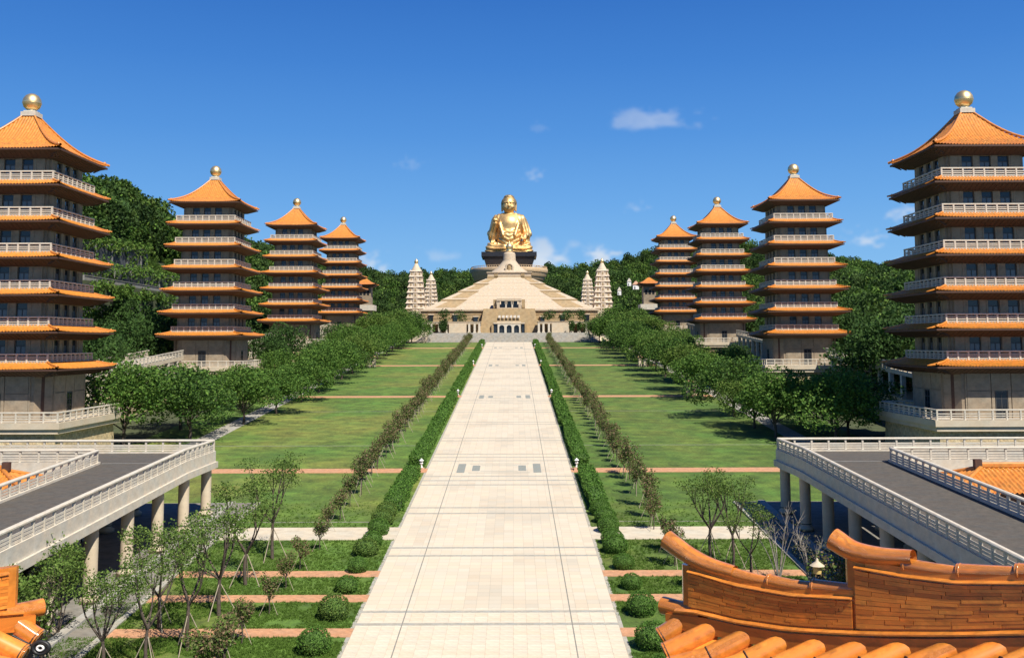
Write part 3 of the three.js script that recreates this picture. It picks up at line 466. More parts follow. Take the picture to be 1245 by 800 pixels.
// ---------------------------------------------------------------- the two near pavilion roofs below the viewpoint
[-1, 1].forEach(s => {
  const o = thing('pavilion_roof', s > 0 ? 'glazed orange pavilion roof corner with stepped hip ridge and barrel tiles' : 'glazed orange pavilion roof corner beside the leafy shrub, with disc tile ends', 'roof', [0, 0, 0], 0, 'near pavilion roofs');
  const XC = 3.1, DC = 10.0, r = rnd0(40 + s);
  // hip base line: t metres in x and towards the viewer from the corner
  const base = [[-0.3, 17.42], [0, P(804, 740, 10).y], [0.25, P(842, 742, 9.75).y], [0.6, P(886, 755, 9.4).y], [1, P(957, 765, 9).y], [1.5, P(1048, 770, 8.5).y], [2, P(1149, 771, 8).y], [2.35, P(1245, 769, 7.65).y], [3.2, P(1245, 769, 7.65).y + 0.26], [5, P(1245, 769, 7.65).y + 1.05]];
  const hipY = t => table(base, t), V = (x, y, z) => new THREE.Vector3(s * x, y, z), hip = (t, h, off = 0) => V(XC + t + off, hipY(t) + h, -DC + t - off);   // off moves across the hip
  const glaze = new THREE.MeshPhysicalMaterial({ map: mottled([0.58, 0.195, 0.028], 0.5, 0.9, 8, 512, 0.09), roughness: 0.34, clearcoat: 1, clearcoatRoughness: 0.13, bumpMap: fine, bumpScale: 0.003 });
  const variants = [[0.70, 0.235, 0.032], [0.64, 0.205, 0.028], [0.76, 0.27, 0.038], [0.57, 0.175, 0.024]].map(c => new THREE.MeshPhysicalMaterial({ map: mottled(c, 0.4, 0.5, 8, 256, 0.08), roughness: 0.36, clearcoat: 0.8, clearcoatRoughness: 0.16 }));
  const across = new THREE.Vector3(s, 0, -1).normalize(), alongV = new THREE.Vector3(s, 0, 1).normalize();
  // a swept bar along the hip between t0 and t1, from h0(t) to h1(t), thick w
  const sweep = (t0, t1, h0, h1, w, n = 16, round = 0) => {
    const prof = round ? Array.from({ length: 10 }, (_, i) => { const a = -0.2 + (Math.PI + 0.4) * i / 9; return [Math.cos(a) * w / 2, Math.max(0, 0.5 + 0.5 * Math.sin(a))]; }) : [[w / 2, 0], [w / 2, 1], [-w / 2, 1], [-w / 2, 0]];
    const m = prof.length, pos = [], idx = [];
    for (let i = 0; i <= n; i++) { const t = lerp(t0, t1, i / n), c = hip(t, 0); for (const [a, b] of prof) { const p = c.clone().addScaledVector(across, a); pos.push(p.x, c.y + lerp(h0(t), h1(t), b), p.z); } }
    for (let i = 0; i < n; i++) for (let j = 0; j < m; j++) { const a = i * m + j, b = i * m + (j + 1) % m; idx.push(a, b, b + m, a, b + m, a + m); }
    for (const e of [0, n]) for (let j = 1; j < m - 1; j++) idx.push(e * m, e * m + j, e * m + j + 1);
    const g = new THREE.BufferGeometry(); g.setAttribute('position', new THREE.Float32BufferAttribute(pos, 3)); g.setIndex(idx); g.computeVertexNormals(); return join([toCreasedNormals(g, 0.6)]);
  };
  const K = c => () => c, TS = 1.42;                                  // TS: where the taller upper section begins
  // heights of the two ridge sections above the hip base, read at their ends
  const lowTop = t => table([[0.2, 0.36], [0.6, 0.315], [1.0, 0.285], [1.42, 0.27]], t), highTop = t => table([[1.42, 0.53], [1.7, 0.45], [2.0, 0.385], [2.4, 0.345], [3, 0.33], [5, 0.32]], t);
  part('ridge_footing', sweep(0.04, 5, K(-0.17), K(-0.03), 0.19), variants[3], o);
  part('ridge_moulding', sweep(0.12, 5, K(-0.035), K(0.03), 0.22, 30, 1), glaze, o);
  const section = (t0, t1, top, courses, len) => {
    const body = part('ridge_wall', sweep(t0 + 0.02, t1, K(0.02), t => top(t) - 0.03, 0.125, 16), variants[3], o);
    for (let c = 0; c < courses; c++) for (let t = t0 + (c % 2 ? -len * 0.5 : 0); t < t1;) {
      const l = len * (0.7 + r() * 0.6), a = Math.max(t, t0), b = Math.min(t + l, t1); t += l;
      if (b - a < 0.02) continue;
      const f0 = (c + 0.03) / courses, f1 = (c + 0.975) / courses, jx = (r() - 0.5) * 0.008;
      part('ridge_tile', sweep(a + 0.002, b - 0.002, q => 0.04 + (top(q) - 0.05) * f0, q => 0.04 + (top(q) - 0.05) * f1, 0.15 + jx, 2), variants[Math.floor(r() * 4)], body);
    }
    part('ridge_cornice', sweep(t0, t1, q => top(q) - 0.015, q => top(q) + 0.03, 0.19, 12, 1), glaze, body);
    part('end_block', join([cbox(0, 0, 0, 0.21, 0.09, top(t0) + 0.07, 0.03).rotateX(Math.PI / 2).rotateY(-s * Math.PI / 4).translate(hip(t0, 0).x, hip(t0, (top(t0) + 0.03) / 2 + 0.01).y, hip(t0, 0).z)]), glaze, body);
    part('cap_course', sweep(t0 + 0.06, t1, q => top(q) + 0.02, q => top(q) + 0.075, 0.1, 12), variants[0], body);
    // capping barrels along the top, each lapping the next
    for (let t = t0 + 0.28, k = 0; t < t1 - 0.02; t += 0.31, k++) {
      const e = Math.min(t + 0.325, t1 - 0.01), g = limb([hip(t, top(t) + 0.088), hip((t + e) / 2, top((t + e) / 2) + 0.08), hip(e, top(e) + 0.074)], 0.062, 0.05, 12, 4);
      part('cap_barrel', join([g, new THREE.TorusGeometry(0.058, 0.01, 6, 16).rotateY(s * Math.PI / 4).translate(hip(t + 0.012, 0).x, hip(t, top(t) + 0.088).y, hip(t + 0.012, 0).z)]), glaze, body);
    }
  };
  section(0.22, TS - 0.02, lowTop, 10, 0.22); section(TS, 5, highTop, 12, 0.24);
  // upturned horns
  for (const [t0, top, du, up] of [[0.22, lowTop(0.22), 0.2, 0.175], [TS, highTop(TS), 0.15, 0.13]]) {
    if (s < 0 && t0 < 1) continue;                                   // this one's lower ridge ends in a plain block
    const a = hip(t0 + 0.34, top + 0.06), b = hip(t0 + 0.14, top + 0.085), c = hip(t0 - 0.03, top + 0.06 + up * 0.5), e = hip(t0 - du, top + 0.05 + up * 1.2);
    for (const p of [c, e]) p.y += hipY(t0) - hipY(t0 - (p === e ? du : 0.06));
    const dir = e.clone().sub(c).normalize();
    const horn = part('ridge_horn', join([limb([a, b, c, e], 0.066, 0.096, 18, 14)]), glaze, o);
    const disc = new THREE.CylinderGeometry(0.096, 0.096, 0.015, 18); disc.applyQuaternion(new THREE.Quaternion().setFromUnitVectors(new THREE.Vector3(0, 1, 0), dir)); disc.translate(e.x, e.y, e.z); part('horn_cap', join([disc]), glaze, horn);
  }
  // corner barrel under the ridge
  { const a = hip(0.3, -0.03), b = hip(-0.02, 0.02); const g = limb([a, a.clone().lerp(b, 0.5), b], 0.075, 0.085, 16, 4); const cap = new THREE.CylinderGeometry(0.085, 0.085, 0.02, 16).applyQuaternion(new THREE.Quaternion().setFromUnitVectors(new THREE.Vector3(0, 1, 0), b.clone().sub(a).normalize())).translate(b.x, b.y, b.z); part('corner_barrel', join([g, cap]), glaze, o); }
  // the slope facing the avenue: barrels run down from the hip to the eave at x = XC
  const eaveY = q => 17.0 + 0.24 * Math.exp(-q * 1.6) - 0.04 * Math.min(q, 3);      // q: metres from the corner along the eave
  const under = [], fasc = [];
  for (let q = 0.16, i = 0; q < 5; q += 0.262, i++) {
    const z = -DC + q, yE = eaveY(q), yT = hipY(q) - 0.13, L = q + 0.02;
    const at = f => V(XC - 0.06 + f * L, lerp(yE, yT, f) - 0.06 * Math.sin(Math.PI * f) * Math.min(1, L), z);
    const n = Math.max(1, Math.round(L / 0.36));
    for (let k = 0; k < n; k++) {
      const a = at(k / n), b = at(Math.min(1, (k + 1.02) / n)), dir = b.clone().sub(a).normalize();
      const tube = limb([a, a.clone().lerp(b, 0.5), b], 0.098, 0.088, 14, 2), bt = part('barrel_tile', join([tube]), r() < 0.55 ? glaze : variants[Math.floor(r() * 3)], o);
      part('tile_rim', join([new THREE.TorusGeometry(0.094, 0.008, 5, 16).applyQuaternion(new THREE.Quaternion().setFromUnitVectors(new THREE.Vector3(0, 0, 1), dir)).translate(a.x, a.y, a.z)]), M.darkwood, bt);
      if (k === 0) part('tile_end', join([new THREE.CylinderGeometry(0.095, 0.095, 0.02, 18).applyQuaternion(new THREE.Quaternion().setFromUnitVectors(new THREE.Vector3(0, 1, 0), dir)).translate(a.x - s * 0.012, a.y, a.z), new THREE.TorusGeometry(0.062, 0.012, 5, 16).applyQuaternion(new THREE.Quaternion().setFromUnitVectors(new THREE.Vector3(0, 0, 1), dir)).translate(a.x - s * 0.024, a.y, a.z)]), glaze, bt);
      // pan tile between this barrel and the next, dished
      const z2 = z + 0.131, g = grid(6, 2, (u, v) => { const p = a.clone().lerp(b, v * 1.04), zz = z2 + (u - 0.5) * 0.2; return [p.x, p.y - 0.055 - 0.03 * Math.sin(Math.PI * u) + 0.02 * (1 - v), zz]; });
      part('pan_tile', join([g]), variants[Math.floor(r() * 3)], o);
    }
  }
  // eave board and the dark soffit under the tiles
  part('eave_board', join([grid(12, 1, (u, v) => { const q = u * 5; return [s * (XC + 0.02), eaveY(q) - 0.09 - v * 0.16, -DC + q]; })]), M.darkwood, o);
  part('soffit', join([grid(12, 1, (u, v) => { const q = u * 5; return [s * (XC + 0.02 + v * 1.6), eaveY(q) - 0.25 - v * 0.35, -DC + q + (v ? 1.3 * Math.max(0, 1 - u * 1.4) : 0)]; })]), M.soffit, o);
  // far slope, facing the hall
  part('far_slope', join([grid(24, 3, (u, v) => { const x = u * 5, f = Math.min(v, 1); const yT = hipY(x) - 0.12; return [s * (XC + x), lerp(eaveY(x), yT, f), -DC + f * x - 0.05]; })]), glaze, o);
  part('pavilion_wall', join([bx(s * (XC + 4.1), 11.2, -DC + 4.9, 5.4, 10.6, 6.8)]), M.wall, o);
});

// ---------------------------------------------------------------- memorial hall
const HX = 0;
{
  // stairs and terrace
  const yT = 23.9, st = thing('grand_stairs', 'broad grey stone stairs with cream side walls before the memorial hall', 'stairs');
  const steps = 22, y0 = groundY(343), dz = 11 / steps;
  for (let i = 0; i < steps; i++) { const y = lerp(y0, yT, (i + 1) / steps), d = 343 + i * dz; part('step', join([bx(0, (y + y0 - 1) / 2, -(d + dz / 2) , 57, y - y0 + 1, dz)]), M.paving, st); }
  for (const s of [-1, 1]) part('side_wall', join([polys([[28.6, y0 - 1, -341], [36, y0 - 1, -341], [36, y0 - 1, -354], [28.6, y0 - 1, -354], [28.6, y0 + 0.3, -341], [36, y0 + 0.3, -341], [30.5, yT + 0.9, -354], [28.6, yT + 0.9, -354], [36, y0 + .3, -354]].map(([x, y, z]) => [x * s, y, z]), [[0, 1, 5, 4], [4, 5, 8, 6, 7], [0, 4, 7, 3], [1, 2, 8, 5]])]), M.cream, st);
  struct('terrace', join([bx(0, yT - 3, -391, 92, 6, 74)]), M.paving);
  // colonnades on the terrace
  for (const s of [-1, 1]) {
    const c = thing('colonnade', s < 0 ? 'low white colonnade before the hall on the terraced-hill side' : 'low white colonnade before the hall on the shaded-ramp side', 'colonnade', [0, 0, 0], 0, 'colonnades before the hall');
    part('roof_beam', join([bx(s * 21.3, yT + 3.75, -365, 21.5, 0.7, 6.6), bx(s * 21.3, yT + 4.15, -365, 22, 0.16, 7)]), M.cream, c);
    part('center_panel', join([bx(s * 18.8, yT + 1.9, -361.6, 6.4, 3.6, 0.5)]), M.cream, c);
    part('back_wall', join([bx(s * 21.3, yT + 1.6, -368.2, 21, 3.3, 0.4)]), M.tan, c);
    for (const x of [10.9, 12.6, 14.6, 23, 25.6, 28.4, 31.6]) part('column', join([bx(s * x, yT + 1.7, -362.1, 0.75, 3.4, 0.75), bx(s * x, yT + 0.25, -362.1, 1.1, 0.5, 1.1)]), M.rail, c);
  }
  // body
  const hall = thing('memorial_hall', 'cream stepped pyramid hall with arched doors at the end of the avenue', 'building', [HX, 0, -374]), hb = P(W / 2, 376, 374).y, hw = 33.5;
  part('wall', join([frustum(hw + 0.9, hw, yT - 0.5, hb - 0.6, 33.9, 33).translate(0, 0, -33)]), M.tan, hall);
  part('cornice', join([bx(0, hb - 0.3, -33, 2 * hw + 1.4, 0.6, 67.4)]), M.hall, hall);
  // courses of stone on the front
  for (let k = 1; k < 6; k++) part('stone_course', join([bx(0, lerp(yT, hb - 0.6, k / 6), 0.62 - k * 0.12, 2 * hw + 0.6, 0.12, 0.5)]), M.tan, hall);
  for (const x of [-29.5, -20.3, 20.3, 29.5, -12.6, 12.6]) { const wi = part('window', join([bx(x, yT + 5.4, 0.4, 1.5, Math.abs(x) < 15 ? 1.6 : 3.2, 1.2)]), M.glass, hall); part('window_surround', join([bx(x, yT + (Math.abs(x) < 15 ? 6.4 : 7.2), 0.75, 2.2, 0.4, 0.9)]), M.cream, wi); }
  // portal block, battered
  const portal = part('portal', join([polys([[-11.2, yT - 0.3, 5.4], [11.2, yT - 0.3, 5.4], [9.6, hb + 0.1, 3.6], [-9.6, hb + 0.1, 3.6], [-11.4, yT - 0.3, -1], [11.4, yT - 0.3, -1], [9.8, hb + 0.1, -1], [-9.8, hb + 0.1, -1]], [[0, 1, 2, 3], [1, 5, 6, 2], [4, 0, 3, 7], [3, 2, 6, 7]])]), M.tan, hall);
  part('door_lintel', join([bx(0, yT + 3.75, 5.6, 11.8, 0.5, 1.4), bx(0, yT + 4.2, 5.5, 9, 0.5, 1)]), M.cream, portal);
  const sh = new THREE.Shape(); sh.moveTo(-4.3, 0); sh.lineTo(4.3, 0); sh.lineTo(4.3, 3.6); sh.lineTo(-4.3, 3.6); sh.closePath();
  for (const x of [-2.75, 0, 2.75]) { const hole = new THREE.Path(); hole.moveTo(x - 0.95, 0.05); hole.lineTo(x - 0.95, 2.1); hole.absarc(x, 2.1, 0.95, Math.PI, 0, true); hole.lineTo(x + 0.95, 0.05); hole.closePath(); sh.holes.push(hole); const dr = part('door', join([bx(x, yT + 1.6, 5.35, 1.95, 3.1, 0.1)]), M.glass, hall); part('door_leaf', join([bx(x, yT + 1.4, 5.42, 0.1, 2.8, 0.06)]), M.frame, dr); }
  part('arcade', join([new THREE.ExtrudeGeometry(sh, { depth: 0.7, bevelEnabled: false, curveSegments: 10 }).translate(0, yT - 0.02, 5.5)]), M.rail, portal);
  for (const s of [-1, 1]) { part('side_opening', join([bx(s * 5.2, yT + 1.7, 5.35, 1.1, 3.4, 0.5)]), M.glass, portal); part('pilaster', join([bx(s * 6.2, yT + 1.7, 5.5, 0.8, 3.4, 1)]), M.tan, portal); }
  // carved inscription: six pale characters made of strokes
  { const r = rnd0(9); for (let i = 0; i < 6; i++) { const x = -3.55 + i * 1.42, g = [bx(x, yT + 6.2, 4.95, 0.85, 0.14, 0.3), bx(x, yT + 6.55, 4.9, 0.95, 0.14, 0.3), bx(x, yT + 5.85, 5.0, 0.95, 0.14, 0.3), bx(x + (r() - 0.5) * 0.4, yT + 6.2, 4.96, 0.15, 1.0, 0.3), bx(x - 0.38, yT + 6.1, 4.97, 0.13, 0.7, 0.3)]; part('inscription', join(g), M.white, portal); } }
  // upper loggia
  const lg = part('loggia', join([bx(0, hb + 3.5, 0.7, 9.4, 0.9, 5), bx(-4.1, hb + 1.5, 0.9, 1.1, 3.1, 4), bx(4.1, hb + 1.5, 0.9, 1.1, 3.1, 4), bx(0, hb + 0.25, 1.6, 7.1, 0.5, 2.4)]), M.hall, hall);
  for (const x of [-2.35, 0, 2.35]) part('opening', join([bx(x, hb + 1.75, 1.5, 1.5, 2.4, 0.2)]), M.glass, lg);
  for (const x of [-1.18, 1.18]) part('pillar', join([bx(x, hb + 1.75, 2.0, 0.55, 2.5, 0.8)]), M.rail, lg);
  for (const s of [-1, 1]) part('hood_side', join([bx(s * 5.4, hb + 2.0, 0.4, 1.2, 3.2, 3)]), M.tan, lg);
  // pyramid tiers: tan walls with cream sloping shoulders, centred 33 m behind the front
  const Z = -33, tiers = [[33, hb, 26.5, hb + 3.4], [26.0, hb + 4.1, 20.4, hb + 7.0], [19.8, hb + 7.7, 14.6, hb + 10.3], [14.0, hb + 11.0, 9.4, hb + 13.2]];
  tiers.forEach(([a, ya, b, yb], i) => {
    const t = part('tier', join([frustum(a, b, ya, yb).translate(0, 0, Z)]), M.hall, hall);
    const nx = tiers[i + 1], w2 = nx ? nx[0] : 8.6, y2 = nx ? nx[1] : hb + 14.2;
    part('tier_wall', join([bx(0, (yb + y2) / 2 - 0.1, Z, 2 * Math.min(b, w2 + 0.35), y2 - yb + 0.2, 2 * Math.min(b, w2 + 0.35))]), M.tan, t);
    // recessed-looking tan terrace panels on the slope, standing a hand's breadth proud
    for (const s of [-1, 1]) { const x0 = a * 0.62, x1 = a * 0.86, f = p => { const k = p, w = lerp(a, b, k); return [lerp(ya, yb, k), Z + w]; }; const [y0_, z0] = f(0.22), [y1_, z1] = f(0.98), q = lerp(x0, x0 * b / a, 0.9), q1 = lerp(x1, x1 * b / a, 0.9);
      part('terrace_panel', join([polys([[s * x0, y0_, z0 + 0.12], [s * x1, y0_, z0 + 0.12], [s * q1, y1_ + 0.12, z1 + 0.1], [s * q, y1_ + 0.12, z1 + 0.1]], [s > 0 ? [0, 1, 2, 3] : [1, 0, 3, 2]])]), M.tan, t); }
  });
  // central sloping wedge on the front and shoulder ribs
  const apexY = hb + 14.2;
  part('front_wedge', join([polys([[-21, hb, Z + 33.4], [21, hb, Z + 33.4], [4.4, apexY - 0.4, Z + 9.6], [-4.4, apexY - 0.4, Z + 9.6], [-21, hb - 0.2, Z + 30], [21, hb - 0.2, Z + 30], [4.4, apexY - 1.2, Z + 8.2], [-4.4, apexY - 1.2, Z + 8.2]], [[0, 1, 2, 3], [1, 5, 6, 2], [4, 0, 3, 7], [3, 2, 6, 7]])]), M.hall, hall);
  for (let k = 1; k < 5; k++) { const f = k / 5, w = lerp(21, 4.4, f), y = lerp(hb, apexY - 0.4, f), z = Z + lerp(33.4, 9.6, f); part('course_ledge', join([bx(0, y, z - 0.1, 2 * w - 0.2, 0.12, 0.36)]), M.hall, hall); }
  // square bell base and bell-shaped stupa
  const top = P(618, 316, 407).y;
  part('bell_base', join([bx(0, apexY + 0.4, Z, 17.6, 2.0, 17.6), bx(0, apexY + 1.55, Z, 18.4, 0.35, 18.4)]), M.hall, hall);
  for (const s of [-1, 1]) part('corner_niche', join([bx(s * 5.4, apexY + 0.4, Z + 8.85, 1.5, 1.5, 0.2)]), M.tan, hall);
  const bell = part('bell', metres(lathe([[8.4, apexY + 1.7], [7.6, apexY + 2.3], [6.0, apexY + 3.4], [4.4, apexY + 4.8], [3.2, apexY + 6.3], [2.6, top - 0.2], [2.5, top + 2.3], [2.2, top + 2.9], [1.2, top + 3.3], [0.01, top + 3.4]], 40).translate(0, 0, Z)), M.hall, hall);
  part('bell_niche', join([cyl(0, apexY + 3.0, Z + 6.3, 0.95, 0.95, 1.9, 12), new THREE.SphereGeometry(0.95, 12, 8).translate(0, apexY + 3.95, Z + 6.3)]), M.tan, bell);
  part('niche_arch', join([new THREE.TorusGeometry(1.35, 0.4, 6, 16, Math.PI).translate(0, apexY + 3.8, Z + 6.9), bx(-1.35, apexY + 2.9, Z + 6.8, 0.7, 2, 0.9), bx(1.35, apexY + 2.9, Z + 6.8, 0.7, 2, 0.9)]), M.hall, bell);
  part('finial', metres(lathe([[0.01, top + 3.3], [1.3, top + 3.35], [1.5, top + 3.8], [1.0, top + 4.3], [1.45, top + 5.0], [1.55, top + 5.6], [1.2, top + 6.4], [0.5, top + 7.0], [0.15, top + 7.6], [0.01, top + 7.9]], 24).translate(0, 0, Z)), M.gold, hall);
}
// ---------------------------------------------------------------- stupas beside the hall
function stupa(u, vTop, vBase, halfPx, d, label) {
  const top = P(u, vTop, d), b = P(u, vBase, d), o = thing('stone_stupa', label, 'stupa', [top.x, b.y - 6, -d], 0, 'stone stupas beside the hall'), Hh = top.y - b.y + 6, w = halfPx / F * d, n = 8, body = Hh * 0.80;
  part('plinth', join([bx(0, 0.6, 0, 2.3 * w, 6.2, 2.3 * w)]), M.cream, o);
  for (let i = 0; i < n; i++) {
    const y0 = 3 + (body - 3) * i / n, y1 = 3 + (body - 3) * (i + 1) / n, k = 1 - 0.46 * Math.pow(i / n, 1.25), a = w * k, hh = y1 - y0;
    const t = part('tier', join([frustum(a * 0.9, a * 0.87, y0, y0 + hh * 0.66), frustum(a * 0.93, a * 1.02, y0 + hh * 0.66, y0 + hh * 0.82), frustum(a * 1.02, a * 0.86, y0 + hh * 0.82, y1), bx(0, y0 + hh * 0.33, 0, a * 0.5, hh * 0.66, a * 1.96), bx(0, y0 + hh * 0.33, 0, a * 1.96, hh * 0.66, a * 0.5)]), M.stupa, o);
    for (const x of [-0.62, 0, 0.62]) part('niche', join([bx(x * a, y0 + hh * 0.33, a * (x ? 0.88 : 0.975), a * 0.2, hh * 0.46, a * 0.06)]), M.tan, t);
    for (const x of [-0.62, 0.62]) part('niche', join([bx(a * 0.88, y0 + hh * 0.33, x * a, a * 0.06, hh * 0.46, a * 0.2)]), M.tan, t);
    for (const sx of [-1, 1]) for (const sz of [1]) part('corner_turret', join([frustum(a * 0.1, a * 0.02, y1 - hh * 0.1, y1 + hh * 0.22).translate(sx * a * 0.84, 0, sz * a * 0.84)]), M.stupa, t);
  }
  const a = w * 0.5; part('bell', metres(lathe([[a, body], [a * 0.85, body + Hh * 0.03], [a * 0.5, body + Hh * 0.08], [a * 0.28, body + Hh * 0.12], [0.01, body + Hh * 0.125]], 20)), M.cream, o);
  part('finial', metres(lathe([[0.01, body + Hh * 0.115], [a * 0.3, body + Hh * 0.12], [a * 0.42, body + Hh * 0.145], [a * 0.3, body + Hh * 0.17], [a * 0.1, body + Hh * 0.19], [0.01, Hh]], 16)), M.gold, o);
}
M.stupa = std({ map: mottled([0.56, 0.465, 0.36], 0.35, 3, 12), roughness: 0.9, bumpMap: grey((x, y) => fbm(x * 20, y * 20, 3, 20), 3), bumpScale: 0.05 });
stupa(506, 314, 372, 12.3, 425, 'taller tiered stone stupa beside the hall, on the terraced-hill side'); stupa(524, 329, 370, 9.2, 478, 'smaller tiered stone stupa behind its taller twin, on the terraced-hill side');
stupa(732, 314, 372, 12.3, 425, 'taller tiered stone stupa beside the hall, on the hillside-houses side'); stupa(714, 329, 370, 9.2, 478, 'smaller tiered stone stupa behind its taller twin, on the hillside-houses side');

// corner towers of the gallery beside the hall
[-1, 1].forEach(s => {
  const d = 362, x = s < 0 ? P(444, 350, d).x : P(789, 350, d).x, yr = P(444, 346, d).y, o = thing('corner_tower', s < 0 ? 'small orange-roofed tower half hidden behind the last pagoda under the terraced hill' : 'small orange-roofed tower half hidden behind the last pagoda opposite the terraced hill', 'tower', [x, 0, -d], 0, 'small towers by the hall');
  part('wall', join([bx(0, yr - 7, 0, 4.6, 14, 4.6)]), M.wall, o);
  for (const k of [0, 1, 2, 3]) part('tiled_roof', join([turned(roofSide(4.4, 0.3, yr, yr + 2.4, 0.25, 0.3, 0.5, 4), k)]), M.tile, o);
  part('soffit', join([frustum(3, 4.2, yr - 0.9, yr)]), M.soffit, o);
  part('balcony', join([bx(0, P(444, 374, d).y, 0, 7.2, 2.0, 7.2)]), M.rail, o);
  for (const q of [-1, 0, 1]) part('window', join([bx(q * 1.3, yr - 3, 2.33, 0.8, 1.6, 0.1)]), M.glass, o);
});

M.platform = std({ map: mottled([0.52, 0.37, 0.22], 0.25, 6, 8), roughness: 0.85 });
// ---------------------------------------------------------------- the great seated statue
function nets(sdf, lo, hi, c) { // surface nets: one smooth closed mesh from a distance field
  const n = [0, 1, 2].map(k => Math.ceil((hi[k] - lo[k]) / c) + 1), f = new Float32Array(n[0] * n[1] * n[2]), I = (i, j, k) => i + n[0] * (j + n[1] * k);
  for (let k = 0; k < n[2]; k++) for (let j = 0; j < n[1]; j++) for (let i = 0; i < n[0]; i++) f[I(i, j, k)] = sdf(lo[0] + i * c, lo[1] + j * c, lo[2] + k * c);
  const id = new Int32Array(f.length).fill(-1), pos = [], idx = [];
  for (let k = 0; k < n[2] - 1; k++) for (let j = 0; j < n[1] - 1; j++) for (let i = 0; i < n[0] - 1; i++) {
    let s = 0, x = 0, y = 0, z = 0; const v = []; for (let q = 0; q < 8; q++) v.push(f[I(i + (q & 1), j + (q >> 1 & 1), k + (q >> 2))]);
    for (let a = 0; a < 8; a++) for (const b of [1, 2, 4]) if (!(a & b)) { const va = v[a], vb = v[a | b]; if ((va < 0) !== (vb < 0)) { const t = va / (va - vb); x += (a & 1) + (b === 1 ? t : 0); y += (a >> 1 & 1) + (b === 2 ? t : 0); z += (a >> 2) + (b === 4 ? t : 0); s++; } }
    if (s) { id[I(i, j, k)] = pos.length / 3; pos.push(lo[0] + (i + x / s) * c, lo[1] + (j + y / s) * c, lo[2] + (k + z / s) * c); }
  }
  const quad = (a, b, d, e, flip) => { if (a < 0 || b < 0 || d < 0 || e < 0) return; flip ? idx.push(a, d, b, a, e, d) : idx.push(a, b, d, a, d, e); };
  for (let k = 1; k < n[2] - 1; k++) for (let j = 1; j < n[1] - 1; j++) for (let i = 1; i < n[0] - 1; i++) {
    const s = f[I(i, j, k)] < 0;
    if (s !== f[I(i + 1, j, k)] < 0) quad(id[I(i, j - 1, k - 1)], id[I(i, j, k - 1)], id[I(i, j, k)], id[I(i, j - 1, k)], !s);
    if (s !== f[I(i, j + 1, k)] < 0) quad(id[I(i - 1, j, k - 1)], id[I(i - 1, j, k)], id[I(i, j, k)], id[I(i, j, k - 1)], !s);
    if (s !== f[I(i, j, k + 1)] < 0) quad(id[I(i - 1, j - 1, k)], id[I(i, j - 1, k)], id[I(i, j, k)], id[I(i - 1, j, k)], !s);
  }
  const g = new THREE.BufferGeometry(); g.setAttribute('position', new THREE.Float32BufferAttribute(pos, 3)); g.setIndex(idx); g.computeVertexNormals(); return g;
}
const ell = (x, y, z, c, r) => { const a = (x - c[0]) / r[0], b = (y - c[1]) / r[1], d = (z - c[2]) / r[2], k = Math.sqrt(a * a + b * b + d * d); return (k - 1) * Math.min(...r) * 0.9; };
const cap = (x, y, z, a, b, ra, rb) => { const bx_ = b[0] - a[0], by = b[1] - a[1], bz = b[2] - a[2], t = Math.min(1, Math.max(0, ((x - a[0]) * bx_ + (y - a[1]) * by + (z - a[2]) * bz) / (bx_ * bx_ + by * by + bz * bz))); return Math.hypot(x - a[0] - bx_ * t, y - a[1] - by * t, z - a[2] - bz * t) - lerp(ra, rb, t); };
const smin = (a, b, k) => { const h = Math.max(k - Math.abs(a - b), 0) / k; return Math.min(a, b) - h * h * k * 0.25; };
